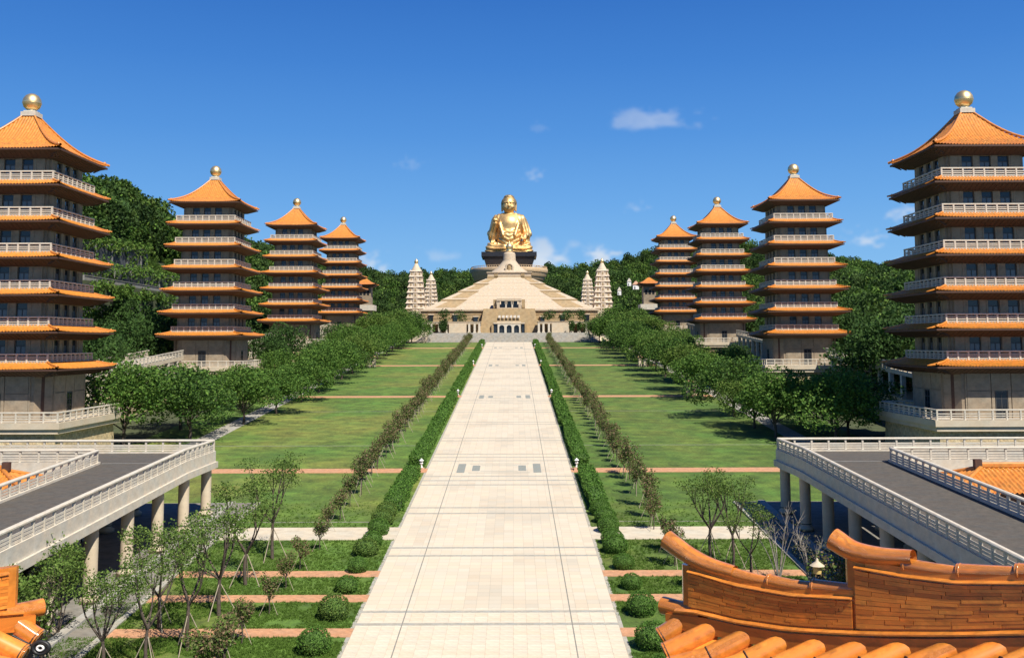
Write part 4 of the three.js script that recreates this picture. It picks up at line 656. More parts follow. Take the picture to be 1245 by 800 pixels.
{
  const d = 540, base = P(619, 308.5, d), o = thing('buddha_statue', 'giant golden seated Buddha statue with raised hand above the memorial hall', 'statue', [base.x, base.y, -d]);
  const body = (x, y, z) => {
    let s = cap(x, y, z, [0, 3, -1.5], [0, 15.5, -1], 7.2, 6.6);
    s = smin(s, ell(x, y, z, [0, 16.2, 0], [6.6, 4.6, 4.6]), 2);
    s = smin(s, cap(x, y, z, [-5.8, 18.8, -1.2], [5.8, 18.8, -1.2], 2.9, 2.9), 2.5);
    s = smin(s, ell(x, y, z, [0, 8.2, 2.6], [5.6, 4.6, 4.4]), 2);
    s = smin(s, cap(x, y, z, [0, 19, -0.8], [0, 23.5, -0.2], 2.5, 2.2), 1.2);
    // crossed legs: thighs to the knees, shins folding back across
    let l = 1e9; for (const q of [-1, 1]) { l = smin(l, cap(x, y, z, [q * 3, 3.4, 0], [q * 9.4, 2.9, 3.2], 3.4, 3.0), 1.5); l = smin(l, cap(x, y, z, [q * 9.2, 2.5, 3.6], [-q * 2.2, 2.3, 7.0], 2.6, 1.9), 1.2); }
    l = smin(l, ell(x, y, z, [0, 1.3, 2.5], [11.2, 1.9, 7.2]), 1.5);
    // U-shaped folds of cloth over shins and knees
    { const rr = Math.hypot((Math.abs(x) - 5.4) * 0.5, (y - 6.8) * 1.05); l += 0.26 * Math.sin(rr * 3.4) * smooth(1.5, 3.5, z) * smooth(0.2, 1.6, Math.abs(x)); }
    s = smin(s, l, 1.2);
    // sleeves and arms
    s = smin(s, cap(x, y, z, [-7.2, 18.2, -1.2], [-9.2, 10.2, 0.4], 2.5, 2.4), 1.0);
    s = smin(s, cap(x, y, z, [-9.2, 10.4, 0.6], [-7.6, 16.2, 4.3], 2.1, 1.15), 0.8);
    s = smin(s, cap(x, y, z, [-9.4, 10.8, 0.2], [-9.0, 4.6, 1.2], 2.1, 1.2), 1.2);       // hanging sleeve
    s = smin(s, cap(x, y, z, [7.2, 18.2, -1.2], [9.8, 10.6, 0.0], 2.5, 2.4), 1.0);
    s = smin(s, cap(x, y, z, [9.8, 10.4, 0.2], [8.4, 9.0, 5.6], 2.2, 1.25), 0.8);
    s = smin(s, cap(x, y, z, [9.4, 10, 1.0], [9.6, 4.4, 2.4], 2.0, 1.3), 1.2);
    // robe edges framing the bare chest, folds on belly and sleeves
    const fold = 0.17 * Math.sin((y * 1.0 - Math.abs(x) * 0.55) * 2.6) * smooth(13.8, 12.4, y) * smooth(3.5, 5, y) * smooth(7, 5.5, Math.abs(x)) + 0.2 * Math.sin((y * 0.32 + Math.abs(x) * 1.25) * 2.6) * smooth(4.6, 6, Math.abs(x)) * smooth(4, 6, y);
    s += fold;
    for (const q of [-1, 1]) { s = smin(s, cap(x, y, z, [q * 3.6, 21.4, 0.6], [q * 4.9, 15.5, 4.2], 0.9, 0.95), 0.3); s = smin(s, cap(x, y, z, [q * 4.9, 15.5, 4.2], [q * 3.2, 9.4, 6.9], 0.95, 0.8), 0.3); }
    s = smin(s, cap(x, y, z, [-3, 11.2, 6.2], [3, 11.2, 6.2], 0.55, 0.55), 0.5);
    return Math.max(s, -y);
  };
  const head = (x, y, z) => {
    let s = ell(x, y, z, [0, 26.6, 0.2], [3.6, 4.5, 3.8]);
    s = smin(s, ell(x, y, z, [0, 24.2, 0.9], [2.5, 2.2, 2.4]), 1.2);
    s = smin(s, cap(x, y, z, [0, 27.1, 3.7], [0, 25.6, 4.35], 0.3, 0.55), 0.35);                       // nose
    for (const q of [-1, 1]) {
      s = smin(s, cap(x, y, z, [q * 0.5, 27.6, 3.85], [q * 2.6, 27.7, 3.0], 0.42, 0.3), 0.25);       // brow
      s = Math.max(s, -ell(x, y, z, [q * 1.35, 26.75, 4.0], [1.05, 0.5, 0.75])); s = smin(s, ell(x, y, z, [q * 1.35, 26.7, 3.35], [0.8, 0.36, 0.5]), 0.12);   // eye
      s = smin(s, cap(x, y, z, [q * 3.75, 27.4, -0.2], [q * 3.75, 23.4, 0.1], 0.6, 0.5), 0.3);         // long ears
      s = smin(s, ell(x, y, z, [q * 1.7, 25.2, 2.9], [1.0, 1.0, 0.8]), 0.7);
    }
    s = smin(s, cap(x, y, z, [-0.75, 24.3, 3.55], [0.75, 24.3, 3.55], 0.24, 0.24), 0.2); s = smin(s, cap(x, y, z, [-0.55, 23.85, 3.45], [0.55, 23.85, 3.45], 0.26, 0.26), 0.15);
    s = smin(s, cap(x, y, z, [0, 20.5, -0.4], [0, 24, 0], 2.25, 2.2), 0.8);
    return s;
  };
  o.scale.setScalar(1.015);
  const tidy = g => { const q = g.toNonIndexed(); return q; };
  const bg = nets(body, [-14, -0.6, -10], [14, 24.5, 11.5], 0.36), hg = nets(head, [-5, 20, -4.6], [5, 32, 6], 0.17);
  // hands: palm and five fingers each
  const hand = (wrist, palm, fdir, side, curl, nrm) => {
    const w = new THREE.Vector3(...wrist), p = new THREE.Vector3(...palm), f = new THREE.Vector3(...fdir).normalize(), sd = new THREE.Vector3(...side).normalize(), nn = new THREE.Vector3(...nrm).normalize(), segs = [[w, p, 0.85, 0.85], [p.clone().addScaledVector(sd, -0.5), p.clone().addScaledVector(sd, 0.6), 0.75, 0.7]];
    [[-0.95, 1.5], [-0.35, 1.8], [0.28, 1.7], [0.88, 1.3]].forEach(([q, len]) => { const a = p.clone().addScaledVector(sd, q).addScaledVector(f, 0.45), b = a.clone().addScaledVector(f, len * 0.55).addScaledVector(nn, curl * 0.25), c = b.clone().addScaledVector(f, len * 0.5).addScaledVector(nn, curl * 0.7); segs.push([a, b, 0.3, 0.28], [b, c, 0.28, 0.22]); });
    const t0 = p.clone().addScaledVector(sd, -0.9).addScaledVector(f, -0.4), t1 = t0.clone().addScaledVector(sd, -0.75).addScaledVector(f, 0.6), t2 = t1.clone().addScaledVector(f, 0.75).addScaledVector(nn, 0.3); segs.push([t0, t1, 0.4, 0.32], [t1, t2, 0.32, 0.24]);
    const A = segs.map(([a, b, c, e]) => [a.toArray(), b.toArray(), c, e]), lo = [0, 1, 2].map(k => p.toArray()[k] - 4), hi = [0, 1, 2].map(k => p.toArray()[k] + 4);
    return nets((x, y, z) => { let s = 1e9; A.forEach(([a, b, c, e], i) => { const q = cap(x, y, z, a, b, c, e); s = i < 2 ? smin(s, q, 0.4) : smin(s, q, 0.12); }); return s; }, lo, hi, 0.13);
  };
  const h1 = hand([-7.7, 15.9, 4.1], [-7.3, 17.8, 4.9], [0.05, 1, 0.15], [-1, 0, 0.15], 0.25, [0, 0.1, 1]), h2 = hand([8.5, 9.1, 5.2], [8.2, 8.5, 7.0], [-0.1, -0.55, 0.85], [1, 0, 0.1], 0.35, [0, -1, -0.2]);
  part('body', join([bg, hg, h1, h2].map(tidy)), M.statue, o);
  const hairG = nets((x, y, z) => { let s = ell(x, y, z, [0, 27.6, -0.5], [4.25, 3.75, 3.9]); s = Math.max(s, -(y - 26.2 - 0.95 * smooth(-0.5, 3.2, z) * 2.5 + 0.25 * Math.abs(x) * smooth(0, 3, z))); s = smin(s, ell(x, y, z, [0, 30.9, -0.4], [2.7, 1.35, 2.6]), 0.5); return s + 0.12 * Math.sin(x * 7) * Math.sin(y * 7) * Math.cos(z * 7); }, [-5, 24.5, -6], [5, 34, 5], 0.19);
  part('hair', join([tidy(hairG)]), M.hair, o);
  // pedestal and platform
  const pe = thing('lotus_pedestal', 'black flared pedestal carrying the golden Buddha statue', 'pedestal', [base.x, base.y, -d]);
  part('upper_slab', join([bx(0, -1.2, 0, 29.8, 2.4, 24)]), M.pedestal, pe); part('flared_body', join([frustum(11.9, 14.0, -8.6, -2.4, 10, 11.4)]), M.pedestal, pe); part('carved_band', join([bx(0, -3.1, 0, 27, 0.5, 22.2), bx(0, -5.6, 0, 25.8, 0.4, 20.8)]), M.pedestal, pe);
  const pl = thing('round_platform', 'wide tan bowl-shaped platform under the black pedestal', 'platform', [base.x, base.y - 8.6, -d]);
  part('bowl', metres(lathe([[0.1, 0.02], [20.6, 0.02], [21.2, -0.2], [21.2, -2.0], [20.6, -2.3], [20.4, -4.2], [19.6, -4.5], [19.4, -6.2], [18.4, -6.6], [18.0, -7.6], [15, -9.5], [13, -14], [12.5, -40], [0.1, -40]], 64)), M.platform, pl);
  const rp = []; for (let i = 0; i < 96; i++) { const a = i / 96 * Math.PI * 2; rp.push(bx(20.7 * Math.cos(a), 0.45, 20.7 * Math.sin(a), 0.25, 0.9, 0.25)); } rp.push(new THREE.TorusGeometry(20.7, 0.14, 6, 96).rotateX(Math.PI / 2).translate(0, 0.95, 0)); part('parapet', join(rp), M.platform, pl);
}

// ---------------------------------------------------------------- plants
// leaves: n small folded faces scattered through a set of clumps [x,y,z,rx,ry,rz]
function foliage(r, clumps, n, size, cols, shell = 0.55, droop = 0.35) {
  const pos = new Float32Array(n * 18), col = new Float32Array(n * 18), v = new THREE.Vector3(), a = new THREE.Vector3(), b = new THREE.Vector3(), q = [];
  const vol = clumps.map(c => Math.pow(c[3] * c[4] * c[5], 0.72)), tot = vol.reduce((s, x) => s + x, 0); let k = 0, acc = 0;
  for (let i = 0; i < n; i++) {
    while (k < clumps.length - 1 && i / n > (acc + vol[k]) / tot) { acc += vol[k]; k++; }
    const c = clumps[k]; v.set(r() * 2 - 1, r() * 2 - 1, r() * 2 - 1); while (v.lengthSq() > 1 || v.lengthSq() < 0.01) v.set(r() * 2 - 1, r() * 2 - 1, r() * 2 - 1);
    const l = v.length(); v.multiplyScalar((shell + (1 - shell) * Math.cbrt(r())) / l * (0.9 + 0.25 * r()));
    const x = c[0] + v.x * c[3], y = c[1] + v.y * c[4], z = c[2] + v.z * c[5];
    const s = size * (0.65 + r() * 0.7), th = r() * 6.283, ph = (r() - 0.5) * 1.9; a.set(Math.cos(th) * Math.cos(ph), Math.sin(ph) - droop * 0.3, Math.sin(th) * Math.cos(ph)).normalize(); b.set(r() - 0.5, r() - 0.5, r() - 0.5).cross(a).normalize();
    const o = i * 18, w = s * 0.34, P0 = [x - a.x * s * .5, y - a.y * s * .5, z - a.z * s * .5], P2 = [x + a.x * s * .5, y + a.y * s * .5 - droop * s * 0.2, z + a.z * s * .5], L = [x + b.x * w, y + b.y * w + s * 0.06, z + b.z * w], R = [x - b.x * w, y - b.y * w + s * 0.06, z - b.z * w];
    pos.set([...P0, ...L, ...P2, ...P0, ...P2, ...R], o);
    const cc = cols[Math.floor(r() * cols.length)], m = 0.72 + r() * 0.56; for (let j = 0; j < 6; j++) col.set([cc[0] * m, cc[1] * m, cc[2] * m], o + j * 3);
  }
  const g = new THREE.BufferGeometry(); g.setAttribute('position', new THREE.BufferAttribute(pos, 3)); g.setAttribute('color', new THREE.BufferAttribute(col, 3)); g.computeVertexNormals(); return g;
}
const v3 = (x, y, z) => new THREE.Vector3(x, y, z);
const GREEN = [[0.078, 0.164, 0.026], [0.102, 0.196, 0.032], [0.063, 0.138, 0.026], [0.133, 0.227, 0.041]];
const LIME = [[0.12, 0.19, 0.03], [0.10, 0.175, 0.03], [0.15, 0.21, 0.045], [0.08, 0.15, 0.025]];
const DARK = [[0.039, 0.087, 0.02], [0.051, 0.108, 0.022], [0.063, 0.12, 0.028]];
const OLIVE = [[0.104, 0.175, 0.032], [0.131, 0.207, 0.041], [0.076, 0.136, 0.027], [0.166, 0.238, 0.054]];
const HEDGE = [[0.079, 0.175, 0.026], [0.102, 0.212, 0.033], [0.067, 0.147, 0.024], [0.123, 0.23, 0.043]];
const RUST = [[0.181, 0.139, 0.073], [0.222, 0.158, 0.086], [0.145, 0.158, 0.06], [0.128, 0.185, 0.052], [0.255, 0.174, 0.108]];
// broad shade tree, height h
function broadTree(seed, h, w, n, cols, leafSize, name, label, category = 'tree', group) {
  const r = rnd0(seed), o = thing(name, label, category, [0, 0, 0], 0, group), wood = [], clumps = [], y0 = h * 0.2;
  wood.push(limb([v3(0, -0.3, 0), v3(0.1 * r(), y0 * 0.5, 0.1), v3(0, y0 + 0.6, 0)], 0.2 * h / 8, 0.13 * h / 8, 8));
  const nb = 9;
  for (let i = 0; i < nb; i++) {
    const a = i * 2.4 + r() * 0.7, e = 0.25 + 0.75 * (i / (nb - 1)), rad = w * (0.62 - 0.42 * Math.pow(e, 2)) * (0.7 + 0.45 * r()), y = lerp(h * 0.34, h * 0.84, e) + (r() - 0.5) * 0.8;
    const tip = v3(Math.cos(a) * rad, y, Math.sin(a) * rad); wood.push(limb([v3(0, y0 * (0.8 + 0.5 * r()), 0), v3(tip.x * 0.45, lerp(y0, y, 0.6), tip.z * 0.45), tip], 0.085 * h / 8, 0.025, 5));
    const q = w * (0.27 + 0.12 * r()); clumps.push([tip.x, tip.y, tip.z, q, q * (0.72 + 0.25 * r()), q]);
    for (let k = 0; k < 3; k++) { const b = r() * 6.28, m = q * (0.75 + 0.3 * r()), qq = q * (0.42 + 0.25 * r()); clumps.push([tip.x + Math.cos(b) * m, tip.y + (r() - 0.4) * q * 0.9, tip.z + Math.sin(b) * m, qq, qq * 0.8, qq]); }
  }
  clumps.push([0, h * 0.62, 0, w * 0.36, h * 0.2, w * 0.36], [0, h * 0.86, 0, w * 0.24, h * 0.12, w * 0.24]);
  part('trunk', join(wood), M.bark, o); part('crown', foliage(r, clumps, n, leafSize, cols, 0.72), M.leaf, o);
  return o;
}
// slender staked young tree with a few stems
function youngTree(seed, h, n, stems, label, spread = 1) {
  const r = rnd0(seed), o = thing('young_tree', label, 'tree', [0, 0, 0], 0, 'young staked trees on the near lawns'), wood = [], clumps = [], y0 = h * (0.3 + 0.08 * r());
  wood.push(limb([v3(0, -0.2, 0), v3(0.08, y0 * 0.5, 0.05), v3(0, y0, 0)], 0.13, 0.1, 7));
  for (let i = 0; i < stems; i++) {
    const a = i / stems * 6.28 + r(), rad = spread * h * (0.1 + 0.13 * r()), y = h * (0.66 + 0.26 * r()), tip = v3(Math.cos(a) * rad, y, Math.sin(a) * rad), mid = v3(tip.x * 0.75 + (r() - 0.5) * 0.3, lerp(y0, y, 0.5), tip.z * 0.75 + (r() - 0.5) * 0.3);
    wood.push(limb([v3(0, y0 - 0.15, 0), mid, tip], 0.085, 0.02, 6));
    for (let k = 0; k < 3; k++) { const t2 = v3(tip.x + (r() - 0.5) * h * 0.2, lerp(mid.y, h, 0.35 + r() * 0.6), tip.z + (r() - 0.5) * h * 0.2); wood.push(limb([mid, mid.clone().lerp(t2, 0.5).add(v3(0, 0.15, 0)), t2], 0.04, 0.012, 4)); const q = h * (0.075 + 0.05 * r()); clumps.push([t2.x, t2.y, t2.z, q * 1.25, q * 0.8, q * 1.25]); }
    const q = h * (0.09 + 0.05 * r()); clumps.push([tip.x, tip.y, tip.z, q * 1.3, q * 0.85, q * 1.3]);
  }
  part('trunk', join(wood), M.bark, o); part('crown', foliage(r, clumps, n, 0.145, OLIVE, 0.25), M.leaf, o);
  for (let i = 0; i < 3; i++) { const a = i / 3 * 6.28 + 0.5; part('stake', join([limb([v3(Math.cos(a) * 1.1, -0.1, Math.sin(a) * 1.1), v3(Math.cos(a) * 0.6, h * 0.14, Math.sin(a) * 0.6), v3(Math.cos(a) * 0.08, h * 0.29, Math.sin(a) * 0.08)], 0.035, 0.03, 5, 2)]), M.stake, o); }
  return o;
}
const nth = n => n + (n % 100 > 10 && n % 100 < 14 ? 'th' : ['th', 'st', 'nd', 'rd'][n % 10] || 'th'), sideOf = s => s < 0 ? 'sunlit-ramp side' : 'shaded-ramp side';
const ground = (x, d) => [x, groundY(d) + 0.02, -d];
const px = (u, v) => { const d = F * 20 / (v - 346); return [CAM.x + (u - 624) / F * d, d]; };   // foot of something on the avenue's slope, as seen in the photo (flat approximation)

// rows of shade trees
{
  const protos = [0, 1, 2, 3, 4].map(k => broadTree(100 + k * 7, 9, 7.0 + (k % 3) * 0.6, 7800, [GREEN, GREEN.concat(OLIVE), DARK.concat(GREEN), LIME, GREEN][k], 0.35, 'shade_tree', 'broad green shade tree in the row edging the lawn', 'tree', 'shade trees edging the lawns'));
  const trees = [], r = rnd0(301), used = [0, 0, 0, 0, 0];
  const put = (k, x, d, sc, low = 1) => { const y = terrain(x, d); let o; if (!used[k]) { used[k] = 1; o = protos[k]; o.position.set(x, y, -d); o.rotation.y = r() * 6.28; o.scale.setScalar(sc); } else o = copyOf(protos[k], [x, y, -d], r() * 6.28, sc); o.scale.y *= (0.92 + r() * 0.16) * low; trees.push([x, d, o]); };
  for (const [x, d, s] of [[-40.2, 128.5, 1.1], [-47.2, 125, 1.18], [-44.5, 138, 1.12], [-37.2, 143, 0.98], [-35.4, 155, 0.9], [-42.5, 160, 0.85], [-34.8, 170, 0.9]]) put(Math.floor(r() * 5), x, d, s, 0.88);
  for (const [x, d, s] of [[35.4, 129, 0.98], [41.5, 124, 1.0], [45.5, 131, 1.0], [34.9, 138, 0.82], [42, 141, 0.8], [34.7, 149.5, 1.02], [34.2, 172, 0.95]]) put(Math.floor(r() * 5), x, d, s, 0.92);
  for (const s of [-1, 1]) for (let d = 184; d < 340; d += 12.4 + r() * 3) { put(Math.floor(r() * 5), s * (34 + r()), d + r() * 2, 0.88 + 0.22 * r()); if (r() < 0.3) put(Math.floor(r() * 5), s * (41.5 + r() * 2.5), d + 4 + r() * 2, 0.7 + 0.25 * r()); }
  // taller planting round the hall and the far lawn ends
  for (const [u, v, d, sc] of [[478, 420, 322, 1.25], [500, 418, 338, 1.2], [455, 425, 300, 1.2], [748, 419, 335, 1.3], [768, 424, 316, 1.35], [728, 417, 341, 0.95], [790, 428, 305, 1.2]]) put(Math.floor(r() * 5), CAM.x + (u - 624) / F * d, d, sc);
  for (let k = 0; k < 5; k++) if (!used[k]) put(k, -48, 200 + k * 10, 1);
  trees.sort((a, b) => a[1] - b[1]); const cnt = {};
  for (const [x, d, o] of trees) { const q = (x < 0 ? -1 : 1) * (Math.abs(x) > 38 ? 2 : 1); cnt[q] = (cnt[q] || 0) + 1; o.userData.label = `broad green shade tree, ${nth(cnt[q])} from the ramp in the ${Math.abs(q) > 1 ? 'pagoda-side' : 'lawn-side'} row, ${sideOf(q)}`; }
}
// dark trees behind the pagodas
{
  const protos = [0, 1, 2].map(k => broadTree(200 + k * 5, 11, 8.4, 5200, DARK, 0.45, 'dark_tree', 'tall dark green tree growing behind the pagodas', 'tree', 'dark trees behind the pagodas'));
  const r = rnd0(302), dcnt = [0, 0]; let n = 0;
  const put = (x, d, s) => { const y = terrain(x, d) - 0.2, k = n % 3, o = n < 3 ? protos[n] : copyOf(protos[k], [0, 0, 0]); n++; o.position.set(x, y, -d); o.rotation.y = r() * 6.28; o.scale.set(s, s * (0.9 + r() * 0.35), s); dcnt[x < 0 ? 0 : 1]++; o.userData.label = `tall dark green tree by the pagodas, ${nth(dcnt[x < 0 ? 0 : 1])} from the ramp on the ${x < 0 ? 'terraced-hill' : 'shaded-ramp'} side`; };
  for (const [x, d, s] of [[-66, 158, 1.0], [-70, 168, 1.1], [-68, 182, 1.1], [-74, 190, 1.1], [-70, 205, 1.2], [-66, 214, 0.9], [-73, 222, 1.1], [-49, 205, 0.8], [-48, 216, 0.85], [-67, 236, 1.1], [-66, 262, 1], [-50, 286, 0.8], [-70, 280, 1.1], [-66, 300, 1.1], [-68, 320, 1.2],
    [58, 153, 1.1], [64, 150, 1.35], [67, 138, 1.1], [66, 162, 1.2], [74, 158, 1.4], [70, 175, 1.2], [78, 182, 1.3], [49, 212, 0.6], [68, 196, 1.1], [70, 215, 1.2], [66, 236, 1.1], [68, 262, 1.1], [70, 290, 1.2], [66, 312, 1.1]]) put(x, d, s);
}
// near young trees on the lawns
{
  const A = youngTree(411, 7.4, 2300, 4, 'slender staked young tree with several dark stems on the near lawn'), B = youngTree(433, 6.6, 2100, 3, 'slender staked young tree with several dark stems on the near lawn', 1.2), C = youngTree(457, 6.2, 2100, 5, 'slender staked young tree with several dark stems on the near lawn', 1.1);
  const list = [[A, 336, 672, 1.0], [B, 305, 702, 1.05], [C, 274, 737, 1.02], [A, 238, 777, 0.92], [B, 203, 752, 0.92], [C, 137, 806, 0.82], [A, 190, 800, 0.8], [B, 64, 800, 0.95], [C, 858, 672, 0.98], [A, 884, 683, 0.85], [B, 905, 692, 0.72]];
  const seen = new Set(), r = rnd0(8);
  const yc = {};
  list.map(e => [...e, px(e[1], e[2])]).sort((a, b) => a[4][1] - b[4][1]).forEach(([p, u, v, sc, [x, d]]) => { const pos = ground(x, d); let o = p; if (seen.has(p)) o = copyOf(p, pos, r() * 6.28, sc); else { seen.add(p); p.position.set(...pos); p.rotation.y = r() * 6.28; p.scale.setScalar(sc); } const q = x < 0 ? -1 : 1; yc[q] = (yc[q] || 0) + 1; o.userData.label = `slender staked young tree with dark stems, ${nth(yc[q])} from the pavilion roofs, ${sideOf(q)}`; });
}
// bare grey bushes under the shaded ramp
{
  const r = rnd0(71);
  [[938, 700, 5.2, 'tall bare grey bush with thin twigs beside the shaded ramp'], [975, 703, 3.6, 'small bare grey bush beside the stone lantern']].forEach(([u, v, h, label]) => {
    const [x, d] = px(u, v), o = thing('bare_bush', label, 'bush', ground(x, d)), tw = [];
    for (let i = 0; i < 9; i++) { const a = r() * 6.28, l = h * (0.6 + 0.4 * r()), s = h * (0.12 + 0.22 * r()), tip = v3(Math.cos(a) * s, l, Math.sin(a) * s), mid = v3(tip.x * 0.4, l * 0.5, tip.z * 0.4); tw.push(limb([v3(0, -0.1, 0), mid, tip], 0.05, 0.012, 5)); for (let k = 0; k < 7; k++) { const f = 0.35 + 0.6 * r(), b = mid.clone().lerp(tip, f), c = b.clone().add(v3((r() - 0.5) * h * 0.24, h * (0.06 + 0.14 * r()), (r() - 0.5) * h * 0.24)); tw.push(limb([b, b.clone().lerp(c, 0.5), c], 0.018, 0.006, 4, 3)); } }
    part('stems', join(tw), M.palebark, o); part('sparse_leaves', foliage(r, [[0, h * 0.7, 0, h * 0.35, h * 0.25, h * 0.35]], 160, 0.12, [[0.16, 0.15, 0.1], [0.12, 0.13, 0.06]], 0.1), M.leaf, o);
  });
}
// leafy shrubs at foot of ramps
{
  const r = rnd0(72), mk = (u, v, w, h, n, cols, label) => { const [x, d] = px(u, v), o = thing('shrub', label, 'shrub', ground(x, d)), st = []; for (let i = 0; i < 6; i++) { const a = r() * 6.28; st.push(limb([v3(0, -0.1, 0), v3(Math.cos(a) * w * 0.2, h * 0.4, Math.sin(a) * w * 0.2), v3(Math.cos(a) * w * 0.4, h * 0.8, Math.sin(a) * w * 0.4)], 0.035, 0.012, 5)); } part('stems', join(st), M.bark, o); const c = []; for (let i = 0; i < 9; i++) c.push([(r() - 0.5) * w, h * (0.35 + 0.5 * r()), (r() - 0.5) * w, w * 0.3, h * 0.22, w * 0.3]); part('leaves', foliage(r, c, n, 0.17, cols, 0.3), M.leaf, o); };
  mk(1012, 712, 2.6, 2.6, 1500, RUST.concat(OLIVE), 'brownish twiggy shrub under the shaded ramp'); mk(262, 800, 1.7, 2.1, 900, RUST.concat(OLIVE), 'reddish twiggy shrub on the near lawn strip'); mk(60, 806, 3, 5.6, 2600, OLIVE, 'tall leafy shrub beside the near pavilion roof');
  mk(84, 760, 2.6, 5.6, 2200, OLIVE, 'tall leafy shrub in front of the sunlit ramp columns');
}
// rust-leaved shrub row along the avenue, each with stakes
{
  const protos = [0, 1, 2, 3].map(k => {
    const r = rnd0(500 + k * 3), o = thing('myrtle_shrub', 'small rust-leaved staked shrub in the row along the avenue', 'shrub', [0, 0, 0], 0, 'rust-leaved shrubs lining the avenue'), st = [], cl = [], h = 3.1;
    st.push(limb([v3(0, -0.1, 0), v3(0.03, 0.6, 0), v3(0, 1.2, 0.02)], 0.05, 0.04, 5));
    for (let i = 0; i < 7; i++) { const a = i * 0.9 + r(), s = 0.3 + r() * 0.42, t = v3(Math.cos(a) * s, h * (0.6 + 0.4 * r()), Math.sin(a) * s); st.push(limb([v3(0, 0.9, 0), v3(t.x * 0.5, (1.1 + t.y) / 2, t.z * 0.5), t], 0.03, 0.01, 4, 3)); cl.push([t.x, t.y - 0.15, t.z, 0.42, 0.5, 0.42], [t.x * 0.6, t.y * 0.78, t.z * 0.6, 0.35, 0.4, 0.35]); }
    part('stems', join(st), M.bark, o); part('leaves', foliage(r, cl, 900, 0.16, RUST.concat(OLIVE.slice(0, 2)), 0.15), M.leaf, o);
    for (let i = 0; i < 3; i++) { const a = i * 2.09 + 0.4; part('stake', join([limb([v3(Math.cos(a) * 0.9, -0.05, Math.sin(a) * 0.9), v3(Math.cos(a) * 0.45, 0.8, Math.sin(a) * 0.45), v3(Math.cos(a) * 0.06, 1.6, Math.sin(a) * 0.06)], 0.025, 0.022, 4, 2)]), M.stake, o); }
    return o;
  });
  const r = rnd0(55), cnt = {}; let n = 0;
  for (const s of [-1, 1]) for (let d = 52; d < 341; d += d < 95 ? 4.8 : 3.4) {
    const x = s * 13.3 + (r() - 0.5) * 0.7, sc = (0.8 + 0.34 * r()) * (d < 90 ? 0.9 : 1.06), k = Math.floor(r() * 4), pos = ground(x, d + (r() - 0.5)); if (pathAt(d)) pos[2] -= 1.2;
    if (s > 0 && d < 62) continue;
    let o; if (n < 4) { o = protos[n]; o.position.set(...pos); o.scale.setScalar(sc); n++; } else o = copyOf(protos[k], pos, r() * 6.28, sc);
    cnt[s] = (cnt[s] || 0) + 1; o.userData.label = `small rust-leaved staked shrub, ${nth(cnt[s])} from the pavilion roofs in its row, ${sideOf(s)}`;
  }
}
